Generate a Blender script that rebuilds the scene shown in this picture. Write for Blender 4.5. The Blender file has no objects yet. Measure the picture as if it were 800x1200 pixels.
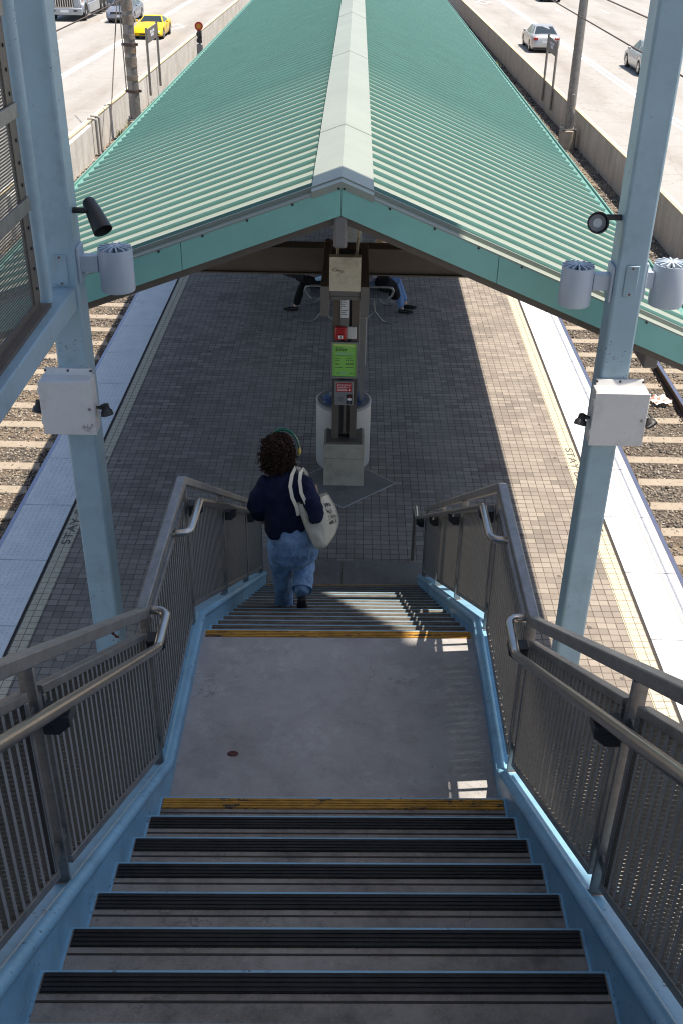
import bpy, bmesh, math, random
import numpy as np
from mathutils import Vector, Matrix, noise
random.seed(11)
np.random.seed(11)
S = bpy.context.scene
COL = S.collection
R = math.radians

# ------------------------------------------------------------------ helpers
class MB:
    """collects shapes, build() links them as ONE mesh object"""
    def __init__(self):
        self.v = []; self.f = []; self.m = []
    def add(self, pts, faces, mi=0):
        o = len(self.v)
        self.v += [tuple(p) for p in pts]
        for f in faces:
            self.f.append([o + i for i in f]); self.m.append(mi)
    def poly(self, pts, mi=0):
        self.add(pts, [list(range(len(pts)))], mi)
    def box(self, x0, x1, y0, y1, z0, z1, mi=0):
        p = [(x0,y0,z0),(x1,y0,z0),(x1,y1,z0),(x0,y1,z0),(x0,y0,z1),(x1,y0,z1),(x1,y1,z1),(x0,y1,z1)]
        self.add(p, [[0,3,2,1],[4,5,6,7],[0,1,5,4],[1,2,6,5],[2,3,7,6],[3,0,4,7]], mi)
    def hexa(self, p, mi=0):
        self.add(p, [[0,3,2,1],[4,5,6,7],[0,1,5,4],[1,2,6,5],[2,3,7,6],[3,0,4,7]], mi)
    def prism(self, prof, axis, a, b, mi=0):
        """prof: 2D loop; axis 'x','y','z' extrusion from a to b"""
        def P(u, w, t):
            return {'x': (t,u,w), 'y': (u,t,w), 'z': (u,w,t)}[axis]
        n = len(prof)
        pts = [P(u,w,a) for u,w in prof] + [P(u,w,b) for u,w in prof]
        fs = [list(range(n))[::-1], list(range(n,2*n))]
        for i in range(n):
            j = (i+1) % n
            fs.append([i,j,n+j,n+i])
        self.add(pts, fs, mi)
    def rings(self, rings, mi=0, caps=True, closed=True):
        n = len(rings[0]); pts = [p for r in rings for p in r]; fs = []
        for k in range(len(rings)-1):
            for i in range(n if closed else n-1):
                j = (i+1) % n
                fs.append([k*n+i, k*n+j, (k+1)*n+j, (k+1)*n+i])
        if caps:
            fs.append(list(range(n))[::-1]); fs.append([(len(rings)-1)*n+i for i in range(n)])
        self.add(pts, fs, mi)
    def tube(self, path, r, n=10, mi=0, caps=True):
        path = [Vector(p) for p in path]
        rr = r if isinstance(r, (list, tuple)) else [r]*len(path)
        rings = []; prev = None
        for i, p in enumerate(path):
            if i == 0: t = path[1]-p
            elif i == len(path)-1: t = p-path[i-1]
            else: t = (path[i+1]-p).normalized()+(p-path[i-1]).normalized()
            t.normalize()
            if prev is None:
                u = t.orthogonal().normalized()
            else:
                u = prev - t*prev.dot(t)
                if u.length < 1e-6: u = t.orthogonal()
                u.normalize()
            prev = u; w = t.cross(u)
            k = 1.0
            if 0 < i < len(path)-1:
                c = (path[i+1]-p).normalized().dot(t); k = 1/max(c, .5)
            rings.append([p + (u*math.cos(2*math.pi*a/n) + w*math.sin(2*math.pi*a/n))*rr[i]*(k if i in (0,) else 1) for a in range(n)])
        self.rings(rings, mi, caps)
    def cyl(self, p, q, r0, r1=None, n=16, mi=0):
        self.tube([p, q], [r0, r0 if r1 is None else r1], n, mi)
    def bar(self, p, q, w, h, mi=0, up=(0,0,1)):
        """rectangular bar p->q, w across, h along up-ish"""
        p = Vector(p); q = Vector(q); t = (q-p).normalized(); up = Vector(up)
        s = t.cross(up)
        if s.length < 1e-6: s = t.orthogonal()
        s.normalize(); u = s.cross(t).normalized()
        a = s*w/2; b = u*h/2
        self.hexa([p-a-b, p+a-b, q+a-b, q-a-b, p-a+b, p+a+b, q+a+b, q-a+b], mi)
    def revolve(self, c, d, prof, n=24, mi=0):
        """prof: (distance along d, radius) turned round the axis d through c"""
        c = Vector(c); d = Vector(d).normalized(); u = d.orthogonal().normalized(); w = d.cross(u)
        self.rings([[c+d*s+(u*math.cos(2*math.pi*a/n)+w*math.sin(2*math.pi*a/n))*r for a in range(n)] for s, r in prof], mi, caps=False)
    def disc(self, c, nrm, r, n=20, mi=0):
        c = Vector(c); nrm = Vector(nrm).normalized(); u = nrm.orthogonal().normalized(); w = nrm.cross(u)
        self.poly([c + (u*math.cos(2*math.pi*a/n)+w*math.sin(2*math.pi*a/n))*r for a in range(n)], mi)
    def lathe(self, prof, c=(0,0,0), n=32, mi=0):
        c = Vector(c)
        self.rings([[c + Vector((r*math.cos(2*math.pi*a/n), r*math.sin(2*math.pi*a/n), z)) for a in range(n)] for r, z in prof], mi, caps=False)
    def build(self, name, mats, parent=None, smooth=None, bevel=None, origin=None, recalc=True):
        if not isinstance(mats, (list, tuple)): mats = [mats]
        off = Vector((0,0,0))
        if parent is not None:
            r = parent
            while r.parent: r = r.parent
            off = r.location.copy()
        elif origin is not None:
            off = Vector(origin)
        me = bpy.data.meshes.new(name)
        me.from_pydata([tuple(Vector(p)-off) for p in self.v], [], self.f)
        for m in mats: me.materials.append(m)
        if len(mats) > 1: me.polygons.foreach_set('material_index', self.m)
        if recalc:
            bm = bmesh.new(); bm.from_mesh(me)
            bmesh.ops.recalc_face_normals(bm, faces=bm.faces); bm.to_mesh(me); bm.free()
        if smooth is not None:
            me.polygons.foreach_set('use_smooth', [True]*len(me.polygons))
            me.set_sharp_from_angle(angle=R(smooth))
        o = bpy.data.objects.new(name, me); COL.objects.link(o)
        if parent is not None: o.parent = parent
        elif origin is not None: o.location = off
        if bevel:
            b = o.modifiers.new('bevel', 'BEVEL'); b.width = bevel; b.segments = 2; b.limit_method = 'ANGLE'; b.angle_limit = R(40)
            if smooth is None:
                me.polygons.foreach_set('use_smooth', [True]*len(me.polygons)); me.set_sharp_from_angle(angle=R(75))
        return o

def tag(o, label=None, cat=None, group=None, kind=None):
    if label: o['label'] = label
    if cat: o['category'] = cat
    if group: o['group'] = group
    if kind: o['kind'] = kind
    return o
def thing(name, label, cat, loc, group=None):
    o = bpy.data.objects.new(name, None); COL.objects.link(o); o.location = loc
    o.empty_display_size = .1
    return tag(o, label, cat, group)
def copy_tree(o, parent=None):
    c = o.copy(); COL.objects.link(c)
    if parent is not None:
        c.parent = parent; c.matrix_parent_inverse = Matrix()
    for ch in list(o.children): copy_tree(ch, c)
    return c
def struct(name, mb, mats, **k):
    return tag(mb.build(name, mats, **k), kind='structure')

# ------------------------------------------------------------------ materials
class NT:
    def __init__(self, name):
        self.mat = bpy.data.materials.new(name); self.mat.use_nodes = True
        self.t = self.mat.node_tree; self.bsdf = self.t.nodes['Principled BSDF']; self.out = self.t.nodes['Material Output']
        self.co = None
    def n(self, typ, **k):
        x = self.t.nodes.new(typ)
        for a, b in k.items(): setattr(x, a, b)
        return x
    def l(self, a, b): self.t.links.new(a, b)
    def obj(self):
        if self.co is None: self.co = self.n('ShaderNodeTexCoord').outputs['Object']
        return self.co
    def math(self, op, a, b=None, c=None):
        x = self.n('ShaderNodeMath', operation=op)
        for i, s in enumerate((a, b, c)):
            if s is None: continue
            if isinstance(s, (int, float)): x.inputs[i].default_value = s
            else: self.l(s, x.inputs[i])
        return x.outputs[0]
    def mix(self, f, a, b, blend='MIX'):
        x = self.n('ShaderNodeMix', data_type='RGBA', blend_type=blend)
        for i, s in ((0, f), (6, a), (7, b)):
            if isinstance(s, (int, float)): x.inputs[i].default_value = s
            elif isinstance(s, (tuple, list)): x.inputs[i].default_value = (*s[:3], 1)
            else: self.l(s, x.inputs[i])
        return x.outputs[2]
    def noise(self, scale, detail=4, rough=.6, vec=None, stretch=None):
        x = self.n('ShaderNodeTexNoise'); x.inputs['Scale'].default_value = scale; x.inputs['Detail'].default_value = detail; x.inputs['Roughness'].default_value = rough
        v = vec or self.obj()
        if stretch:
            mp = self.n('ShaderNodeMapping'); mp.inputs['Scale'].default_value = stretch; self.l(v, mp.inputs['Vector']); v = mp.outputs[0]
        self.l(v, x.inputs['Vector']); return x.outputs[0]
    def ramp(self, f, stops):
        x = self.n('ShaderNodeValToRGB'); e = x.color_ramp.elements
        while len(e) < len(stops): e.new(.5)
        for i, (p, c) in enumerate(stops):
            e[i].position = p; e[i].color = (*c, 1) if len(c) == 3 else c
        self.l(f, x.inputs[0]); return x.outputs[0]
    def step(self, f, a, b):
        x = self.n('ShaderNodeMapRange'); x.inputs[1].default_value = a; x.inputs[2].default_value = b
        self.l(f, x.inputs[0]); return x.outputs[0]
    def bump(self, h, strength=.3, dist=.01):
        x = self.n('ShaderNodeBump'); x.inputs['Strength'].default_value = strength; x.inputs['Distance'].default_value = dist
        self.l(h, x.inputs['Height']); self.l(x.outputs[0], self.bsdf.inputs['Normal'])
    def color(self, c): 
        if isinstance(c, (tuple, list)): self.bsdf.inputs['Base Color'].default_value = (*c[:3], 1)
        else: self.l(c, self.bsdf.inputs['Base Color'])
    def set(self, rough=.6, metal=0, spec=.5):
        self.bsdf.inputs['Roughness'].default_value = rough; self.bsdf.inputs['Metallic'].default_value = metal
        self.bsdf.inputs['Specular IOR Level'].default_value = spec; return self

def pm(name, c, rough=.6, metal=0, var=.18, scale=6, fine=60, bump=0, spec=.5, dirt=None, chips=None, streak=None):
    """painted / plain surface with gentle tone variation, optional dirt colour"""
    t = NT(name).set(rough, metal, spec)
    a = t.noise(scale, 5, .65); b = t.noise(fine, 3, .6)
    f = t.math('ADD', t.math('MULTIPLY', a, .65), t.math('MULTIPLY', b, .35))
    lo = tuple(x*(1-var) for x in c); hi = tuple(min(1, x*(1+var)) for x in c)
    col = t.ramp(f, [(.3, lo), (.7, hi)])
    if dirt:
        d = t.step(t.noise(scale*.6, 6, .7), .5, .72)
        col = t.mix(t.math('MULTIPLY', d, dirt[1]), col, dirt[0])
    if streak:    # long stains: (colour, amount, stretch)
        s = t.step(t.noise(1.6, 6, .75, stretch=streak[2]), .50, .72)
        col = t.mix(t.math('MULTIPLY', s, streak[1]), col, streak[0])
    if chips:     # small chipped or rusty specks, clustered
        v = t.n('ShaderNodeTexVoronoi'); v.inputs['Scale'].default_value = 42; t.l(t.obj(), v.inputs['Vector'])
        k = t.math('MULTIPLY', t.step(v.outputs['Distance'], .30, .22), t.step(t.noise(4.5, 5, .7), .57, .63))
        col = t.mix(t.math('MULTIPLY', k, chips[1]), col, chips[0])
    t.color(col)
    if bump: t.bump(b, bump, .004)
    return t.mat

M = {}
M['blue'] = pm('pale_blue_paint', (.26,.365,.425), .45, var=.09, scale=3, fine=140, bump=.1, dirt=((.13,.18,.20),.45), chips=((.09,.06,.045),.75), streak=((.15,.19,.20),.35,(1,1,.1)))
M['stringer'] = pm('sky_blue_paint', (.20,.39,.53), .4, var=.12, scale=5, fine=120, bump=.08, dirt=((.10,.18,.24),.6), chips=((.05,.05,.05),.8))
M['green'] = pm('green_paint', (.118,.255,.218), .5, var=.10, scale=2, fine=120, streak=((.12,.22,.18),.5,(.3,2.5,.3)))
M['trim'] = pm('trim_green_paint', (.20,.44,.385), .5, var=.06, scale=3, fine=160, dirt=((.14,.30,.26),.3))
M['chalk'] = pm('chalked_pale_paint', (.24,.262,.222), .45, var=.12, scale=1.2, fine=50, streak=((.22,.25,.20),.5,(.35,3,.35)))
M['brown'] = pm('dark_bronze_paint', (.105,.083,.065), .5, var=.2, scale=5, fine=80, dirt=((.09,.08,.07),.5))
M['greige'] = pm('warm_grey_paint', (.155,.145,.137), .5, var=.1)
M['beige'] = pm('beige_cover_paint', (.68,.62,.47), .5, var=.12, scale=7, dirt=((.12,.11,.09),.5))
M['galv'] = pm('galvanised_steel', (.235,.222,.21), .42, metal=.55, var=.3, scale=9, fine=50, bump=.06, dirt=((.10,.08,.065),.35))
M['stainless'] = pm('brushed_stainless', (.42,.39,.36), .28, metal=1, var=.12, scale=20, fine=200)
M['dark'] = pm('dark_plastic', (.018,.017,.017), .45, var=.2)
M['blackpaint'] = pm('dark_bracket', (.026,.026,.028), .6, var=.2)
M['boxwhite'] = pm('white_box_paint', (.55,.535,.52), .5, var=.06, scale=7, fine=200, dirt=((.30,.29,.27),.4))
M['lampgrey'] = pm('pale_lamp_paint', (.38,.43,.49), .4, var=.05)
M['lens'] = pm('lamp_lens', (.5,.5,.48), .1, var=.1)
M['rust'] = pm('rust', (.16,.05,.025), .9, var=.3, scale=30)
M['red'] = pm('red_plastic', (.42,.02,.02), .35, var=.05)
M['white'] = pm('white_paint', (.75,.75,.73), .5, var=.05)
M['paper'] = pm('paper', (.62,.63,.66), .7, var=.04)
M['lime'] = pm('lime_paper', (.25,.55,.10), .6, var=.05)
M['yellowpaper'] = pm('yellow_paper', (.55,.62,.20), .6, var=.05)
M['ink'] = pm('dark_ink', (.02,.025,.02), .7, var=.1)
M['faded_ink'] = pm('faded_lettering', (.075,.07,.06), .8, var=.5, scale=20)
M['steelgrey'] = pm('grey_enamel', (.22,.21,.20), .4, var=.08)
M['rail'] = pm('rail_side', (.075,.05,.038), .75, var=.3, scale=12)
M['railtop'] = pm('polished_rail_head', (.30,.30,.36), .3, metal=.9, var=.1)
M['tie'] = pm('concrete_tie', (.275,.23,.175), .9, var=.16, scale=7, fine=90, bump=.3, dirt=((.22,.18,.14),.5))
M['tyre'] = pm('tyre_rubber', (.02,.02,.02), .85, var=.2)
M['rim'] = pm('alloy_rim', (.5,.5,.5), .3, metal=.9, var=.1)
M['glass'] = pm('car_glass', (.02,.028,.03), .06, var=.1, spec=.8)
M['silver'] = pm('silver_car_paint', (.44,.43,.42), .25, metal=.45, var=.04)
M['grey_car'] = pm('grey_car_paint', (.24,.26,.31), .25, metal=.5, var=.04)
M['yellow_car'] = pm('yellow_car_paint', (.72,.46,.005), .22, var=.03)
M['truckpaint'] = pm('truck_silver_paint', (.33,.35,.38), .3, metal=.4, var=.05)
M['chrome'] = pm('chrome', (.6,.6,.6), .12, metal=1, var=.05)
M['tail'] = pm('tail_lamp_red', (.35,.015,.01), .2, var=.05)
M['amber'] = pm('amber_lamp', (.6,.22,.01), .25, var=.05)
M['headlamp'] = pm('clear_headlamp', (.55,.57,.6), .08, var=.1)
M['blue_liner'] = pm('blue_bin_liner', (.12,.17,.30), .35, var=.35, scale=25, fine=60)
M['denim'] = None
def cloth(name, c, var=.25, scale=30, rough=.9, fold=6, bump=.5):
    t = NT(name).set(rough, 0, .2)
    a = t.noise(fold, 3, .5, stretch=(1,1,.45)); b = t.noise(scale, 4, .7)
    f = t.math('ADD', t.math('MULTIPLY', a, .6), t.math('MULTIPLY', b, .4))
    t.color(t.ramp(f, [(.32, tuple(x*(1-var) for x in c)), (.68, tuple(min(1,x*(1+var)) for x in c))]))
    t.bump(t.math('ADD', a, t.math('MULTIPLY', b, .15)), bump, .03); return t.mat
M['denim'] = cloth('washed_denim', (.20,.31,.47), .48, 40, fold=10)
M['denim_pale'] = cloth('pale_denim', (.13,.21,.36), .35, 40)
M['navy'] = cloth('navy_knit', (.009,.012,.034), .45, 90, fold=11, bump=.8)
M['blackcloth'] = cloth('black_cloth', (.008,.008,.009), .3, 50)
M['lilac'] = cloth('pale_lilac_cloth', (.42,.40,.46), .12, 30)
M['paleblue'] = cloth('pale_blue_cloth', (.30,.42,.50), .12, 30)
M['plum'] = cloth('plum_cloth', (.08,.025,.045), .2, 30)
M['canvas'] = cloth('natural_canvas', (.64,.57,.44), .10, 60, fold=8, bump=.45)
M['skin'] = pm('skin', (.30,.17,.115), .55, var=.08)
M['skin_fair'] = pm('fair_skin', (.50,.31,.24), .55, var=.08)
M['hair'] = pm('dark_brown_curls', (.032,.016,.010), .8, var=.5, scale=30, spec=.15)
M['blond'] = pm('blond_hair', (.30,.19,.09), .55, var=.35, scale=30)
M['leather'] = pm('black_shoe_leather', (.012,.011,.010), .4, var=.2)
M['greenband'] = pm('green_band_plastic', (.01,.10,.055), .4, var=.1)
M['weed'] = pm('dry_green_weeds', (.16,.17,.05), .9, var=.4, scale=20)
M['straw'] = pm('worn_paint_ring', (.45,.32,.05), .6, var=.1)

# concrete of the landing / treads with stains
def concrete(name, c, stain=.5, sc=1.5, bump=.15, spots=True, smudge=0):
    t = NT(name).set(.85, 0, .3)
    a = t.noise(sc, 7, .62); b = t.noise(sc*9, 5, .7); g = t.noise(220, 2, .5)
    f = t.math('ADD', t.math('MULTIPLY', a, .55), t.math('ADD', t.math('MULTIPLY', b, .25), t.math('MULTIPLY', g, .2)))
    col = t.ramp(f, [(.30, tuple(x*(1-stain) for x in c)), (.5, c), (.70, tuple(min(1, x*(1+stain*.5)) for x in c))])
    if spots:
        v = t.n('ShaderNodeTexVoronoi'); v.inputs['Scale'].default_value = 14; t.l(t.obj(), v.inputs['Vector'])
        sp = t.step(v.outputs['Distance'], .10, .05)
        keep = t.step(t.noise(5, 2), .52, .56)
        col = t.mix(t.math('MULTIPLY', t.math('MULTIPLY', sp, keep), .6), col, tuple(x*.35 for x in c))
        cr = t.n('ShaderNodeTexVoronoi', feature='DISTANCE_TO_EDGE'); cr.inputs['Scale'].default_value = .9
        va = t.n('ShaderNodeVectorMath', operation='ADD'); nz_ = t.n('ShaderNodeTexNoise'); nz_.inputs['Scale'].default_value = 4; nz_.inputs['Detail'].default_value = 6
        t.l(t.obj(), nz_.inputs['Vector']); t.l(t.obj(), va.inputs[0]); t.l(nz_.outputs['Color'], va.inputs[1]); t.l(va.outputs[0], cr.inputs['Vector'])
        ck = t.math('MULTIPLY', t.step(cr.outputs[0], .005, .002), t.step(t.noise(1.1, 3), .50, .56))
        col = t.mix(t.math('MULTIPLY', ck, .55), col, tuple(x*.3 for x in c))
        pale = t.step(t.noise(2.3, 6, .8), .54, .72)
        col = t.mix(t.math('MULTIPLY', pale, .25), col, tuple(min(1, x*2.2) for x in c))
    if smudge:
        sm = t.step(t.noise(2.6, 6, .75), .50, .68)
        col = t.mix(t.math('MULTIPLY', sm, smudge), col, tuple(x*.28 for x in c))
    t.color(col); t.bump(t.math('ADD', b, g), bump, .006); return t.mat
M['landing'] = concrete('landing_concrete', (.315,.303,.295), .42, smudge=.16)
M['tread'] = concrete('tread_concrete', (.235,.215,.195), .6, 2.5, smudge=.7)
M['pad'] = concrete('pad_concrete', (.17,.155,.14), .35, 2)
M['plinth'] = concrete('plinth_concrete', (.40,.345,.265), .45, 4, .25)
M['platform'] = concrete('platform_concrete', (.36,.34,.31), .3, 1, spots=False)
M['binconc'] = pm('bin_pale_concrete', (.42,.385,.345), .5, var=.1, scale=4)

def nosing_mat(name, c, worn=None):
    t = NT(name).set(.75, 0, .3)
    a = t.noise(9, 6, .75); b = t.noise(60, 3, .6)
    col = t.ramp(a, [(.3, tuple(x*.6 for x in c)), (.65, tuple(min(1, x*1.25) for x in c))])
    if worn:
        w = t.step(t.noise(5, 6, .8, stretch=(1,3,1)), .56, .60)
        col = t.mix(t.math('MULTIPLY', w, .9), col, worn)
    t.color(col); t.bump(b, .3, .003); return t.mat
M['nosing'] = nosing_mat('black_ribbed_nosing', (.020,.0195,.0195))
M['nosing_sunlit'] = nosing_mat('sunlit_ribbed_nosing', (.135,.12,.102))  # sunlight on the lower flight put into a paler strip colour
M['yellow_nosing'] = nosing_mat('worn_yellow_nosing', (.38,.20,.035), (.04,.038,.04))

# pavers
def pavers():
    t = NT('concrete_pavers').set(.85, 0, .3)
    A = t.n('ShaderNodeTexBrick', offset=.5); A.inputs['Scale'].default_value = 1
    for k, v in (('Brick Width', .204), ('Row Height', .102), ('Mortar Size', .0065), ('Mortar Smooth', .3), ('Bias', 0)): A.inputs[k].default_value = v
    A.inputs['Color1'].default_value = (.145,.125,.108,1); A.inputs['Color2'].default_value = (.295,.256,.215,1); A.inputs['Mortar'].default_value = (.07,.056,.045,1)
    t.l(t.obj(), A.inputs['Vector'])
    B = t.n('ShaderNodeTexBrick', offset=0); B.inputs['Scale'].default_value = 1
    for k, v in (('Brick Width', .102), ('Row Height', .102), ('Mortar Size', .0038), ('Mortar Smooth', .3), ('Bias', 0)): B.inputs[k].default_value = v
    t.l(t.obj(), B.inputs['Vector'])
    big = t.noise(.9, 5, .6); fine = t.noise(90, 3, .6)
    col = t.mix(t.step(big, .35, .7), A.outputs['Color'], t.mix(.5, A.outputs['Color'], (.30,.25,.20)))
    col = t.mix(t.math('MULTIPLY', fine, .35), col, (.16,.14,.12))
    col = t.mix(t.math('MULTIPLY', B.outputs['Fac'], .85), col, (.07,.056,.045))
    blotch = t.step(t.noise(2.2, 6, .75), .56, .74)
    col = t.mix(t.math('MULTIPLY', blotch, .42), col, (.085,.075,.066))
    gum = t.n('ShaderNodeTexVoronoi'); gum.inputs['Scale'].default_value = 2.6; t.l(t.obj(), gum.inputs['Vector'])
    col = t.mix(t.math('MULTIPLY', t.step(gum.outputs['Distance'], .085, .065), .65), col, (.045,.042,.04))
    walk = t.step(t.noise(.5, 4, .6, stretch=(1.6,.12,1)), .48, .66)
    col = t.mix(t.math('MULTIPLY', walk, .25), col, (.33,.30,.265))
    t.color(col)
    h = t.math('SUBTRACT', 1, t.math('MAXIMUM', A.outputs['Fac'], B.outputs['Fac']))
    t.bump(t.math('ADD', h, t.math('MULTIPLY', fine, .2)), .5, .004); return t.mat
M['paver'] = pavers()
def tactile():
    t = NT('white_tactile_tile').set(.6, 0, .4)
    sep = t.n('ShaderNodeSeparateXYZ'); t.l(t.obj(), sep.inputs[0])
    fx = t.math('SUBTRACT', t.math('FRACT', t.math('DIVIDE', sep.outputs[0], .06)), .5)
    fy = t.math('SUBTRACT', t.math('FRACT', t.math('DIVIDE', sep.outputs[1], .06)), .5)
    d = t.math('SQRT', t.math('ADD', t.math('MULTIPLY', fx, fx), t.math('MULTIPLY', fy, fy)))
    dome = t.step(d, .30, .16)
    a = t.noise(4, 6, .7); b = t.noise(60, 3)
    col = t.ramp(t.math('ADD', t.math('MULTIPLY', a, .7), t.math('MULTIPLY', b, .3)), [(.3, (.52,.53,.53)), (.65, (.68,.68,.68))])
    col = t.mix(t.math('MULTIPLY', t.step(t.noise(11, 5, .8), .62, .72), .35), col, (.33,.32,.31))
    t.color(col); t.bump(dome, .9, .006); return t.mat
M['tactile'] = tactile()
def worn_line():
    t = NT('worn_cream_line').set(.75, 0, .3)
    tr = t.n('ShaderNodeBsdfTransparent'); mx = t.n('ShaderNodeMixShader')
    f = t.step(t.noise(7, 7, .8), .30, .40)
    B = t.n('ShaderNodeTexBrick', offset=0); B.inputs['Scale'].default_value = 1
    for k, v in (('Brick Width', .102), ('Row Height', .102), ('Mortar Size', .004), ('Mortar Smooth', .2)): B.inputs[k].default_value = v
    t.l(t.obj(), B.inputs['Vector'])
    f = t.math('MULTIPLY', f, t.math('SUBTRACT', 1, t.math('MULTIPLY', B.outputs['Fac'], .8)))
    t.color(t.ramp(t.noise(25, 4), [(.3, (.40,.35,.25)), (.7, (.54,.48,.36))]))
    t.l(f, mx.inputs[0]); t.l(tr.outputs[0], mx.inputs[1]); t.l(t.bsdf.outputs[0], mx.inputs[2]); t.l(mx.outputs[0], t.out.inputs[0]); return t.mat
M['wornline'] = worn_line()
def ballast(name, c1, c2, sc=24):
    t = NT(name).set(.95, 0, .2)
    v = t.n('ShaderNodeTexVoronoi'); v.inputs['Scale'].default_value = sc; t.l(t.obj(), v.inputs['Vector'])
    big = t.noise(.7, 5, .6)
    sep = t.n('ShaderNodeSeparateColor'); t.l(v.outputs['Color'], sep.inputs[0])
    col = t.ramp(sep.outputs[0], [(.0, tuple(x*.35 for x in c1)), (.35, c1), (.7, c2), (1, tuple(min(1,x*1.4) for x in c2))])
    col = t.mix(t.math('MULTIPLY', t.step(v.outputs['Distance'], .25, .6), .7), col, tuple(x*.2 for x in c1))
    col = t.mix(t.step(big, .45, .65), col, t.mix(.45, col, (.36,.27,.18)))
    sp = t.n('ShaderNodeSeparateXYZ'); t.l(t.obj(), sp.inputs[0])
    tk = t.step(t.math('ABSOLUTE', t.math('SUBTRACT', t.math('ABSOLUTE', t.math('ADD', sp.outputs[0], .14)), 5.2)), 1.15, .55)
    col = t.mix(t.math('MULTIPLY', t.math('MULTIPLY', tk, t.step(t.noise(1.5, 5, .7), .3, .65)), .6), col, (.085,.06,.042))   # brake dust between the rails
    t.color(col); t.bump(t.math('SUBTRACT', 1, v.outputs['Distance']), 1, .03); return t.mat
M['ballast'] = ballast('ballast_stones', (.15,.13,.108), (.235,.205,.17))
M['dirt'] = ballast('gravelly_dirt', (.26,.215,.165), (.38,.32,.25), 14)
M['stone'] = None
def stone():
    t = NT('loose_stones').set(.9, 0, .25)
    g = t.n('ShaderNodeNewGeometry')
    t.color(t.ramp(g.outputs['Random Per Island'], [(0, (.05,.045,.04)), (.3, (.13,.117,.10)), (.6, (.215,.19,.158)), (.85, (.27,.215,.155)), (1, (.36,.33,.29))])); return t.mat
M['stone'] = stone()
def freeway():
    t = NT('freeway_concrete').set(.9, 0, .25)
    sep = t.n('ShaderNodeSeparateXYZ'); t.l(t.obj(), sep.inputs[0])
    x, y = sep.outputs[0], sep.outputs[1]
    a = t.noise(.5, 6, .6, stretch=(1,.25,1)); b = t.noise(6, 6, .75, stretch=(1,.3,1)); g = t.noise(60, 3)
    col = t.ramp(t.math('ADD', t.math('MULTIPLY', a, .5), t.math('ADD', t.math('MULTIPLY', b, .3), t.math('MULTIPLY', g, .2))), [(.32, (.235,.222,.203)), (.5, (.295,.281,.262)), (.68, (.34,.325,.306))])
    # brown oil streaks in the middle of each 3.66 m lane (measured from the double line)
    lx = t.math('ABSOLUTE', t.math('SUBTRACT', t.math('FRACT', t.math('DIVIDE', t.math('SUBTRACT', t.math('ABSOLUTE', x), 12.9), 3.66)), .5))
    st = t.math('MULTIPLY', t.step(lx, .22, .03), t.step(t.noise(.9, 5, .7, stretch=(1,.18,1)), .35, .7))
    col = t.mix(t.math('MULTIPLY', st, .55), col, (.185,.15,.12))
    jy = t.math('ABSOLUTE', t.math('SUBTRACT', t.math('FRACT', t.math('DIVIDE', y, 4.57)), .5))
    col = t.mix(t.math('MULTIPLY', t.step(jy, .006, .002), .5), col, (.12,.10,.08))
    cr = t.n('ShaderNodeTexVoronoi', feature='DISTANCE_TO_EDGE'); cr.inputs['Scale'].default_value = .35
    mp = t.n('ShaderNodeVectorMath', operation='ADD'); nz = t.n('ShaderNodeTexNoise'); nz.inputs['Scale'].default_value = 1.5
    t.l(t.obj(), nz.inputs['Vector']); t.l(t.obj(), mp.inputs[0]); t.l(nz.outputs['Color'], mp.inputs[1]); t.l(mp.outputs[0], cr.inputs['Vector'])
    col = t.mix(t.math('MULTIPLY', t.step(cr.outputs[0], .012, .004), .3), col, (.14,.12,.10))
    t.color(col); t.bump(g, .2, .004); return t.mat
M['freeway'] = freeway()
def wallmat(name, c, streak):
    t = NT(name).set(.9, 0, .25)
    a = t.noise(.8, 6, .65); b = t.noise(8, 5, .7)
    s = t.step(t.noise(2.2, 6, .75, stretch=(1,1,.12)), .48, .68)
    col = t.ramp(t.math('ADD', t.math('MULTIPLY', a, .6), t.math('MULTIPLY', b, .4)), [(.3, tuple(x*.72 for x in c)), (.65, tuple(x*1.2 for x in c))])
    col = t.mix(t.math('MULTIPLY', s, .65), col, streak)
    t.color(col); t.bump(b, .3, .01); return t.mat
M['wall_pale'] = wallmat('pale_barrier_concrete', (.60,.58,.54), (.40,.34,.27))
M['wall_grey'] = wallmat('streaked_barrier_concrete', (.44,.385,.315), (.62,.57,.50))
M['walltop'] = pm('weathered_yellow_edge', (.58,.46,.27), .8, var=.2, scale=5, fine=40)
M['roadpaint'] = pm('road_paint', (.62,.62,.61), .7, var=.12, scale=4, fine=50)
M['joint'] = pm('dark_joint', (.035,.03,.027), .9, var=.3, scale=20)
M['grime'] = pm('grey_seam', (.30,.30,.29), .8, var=.2, scale=20)

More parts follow.
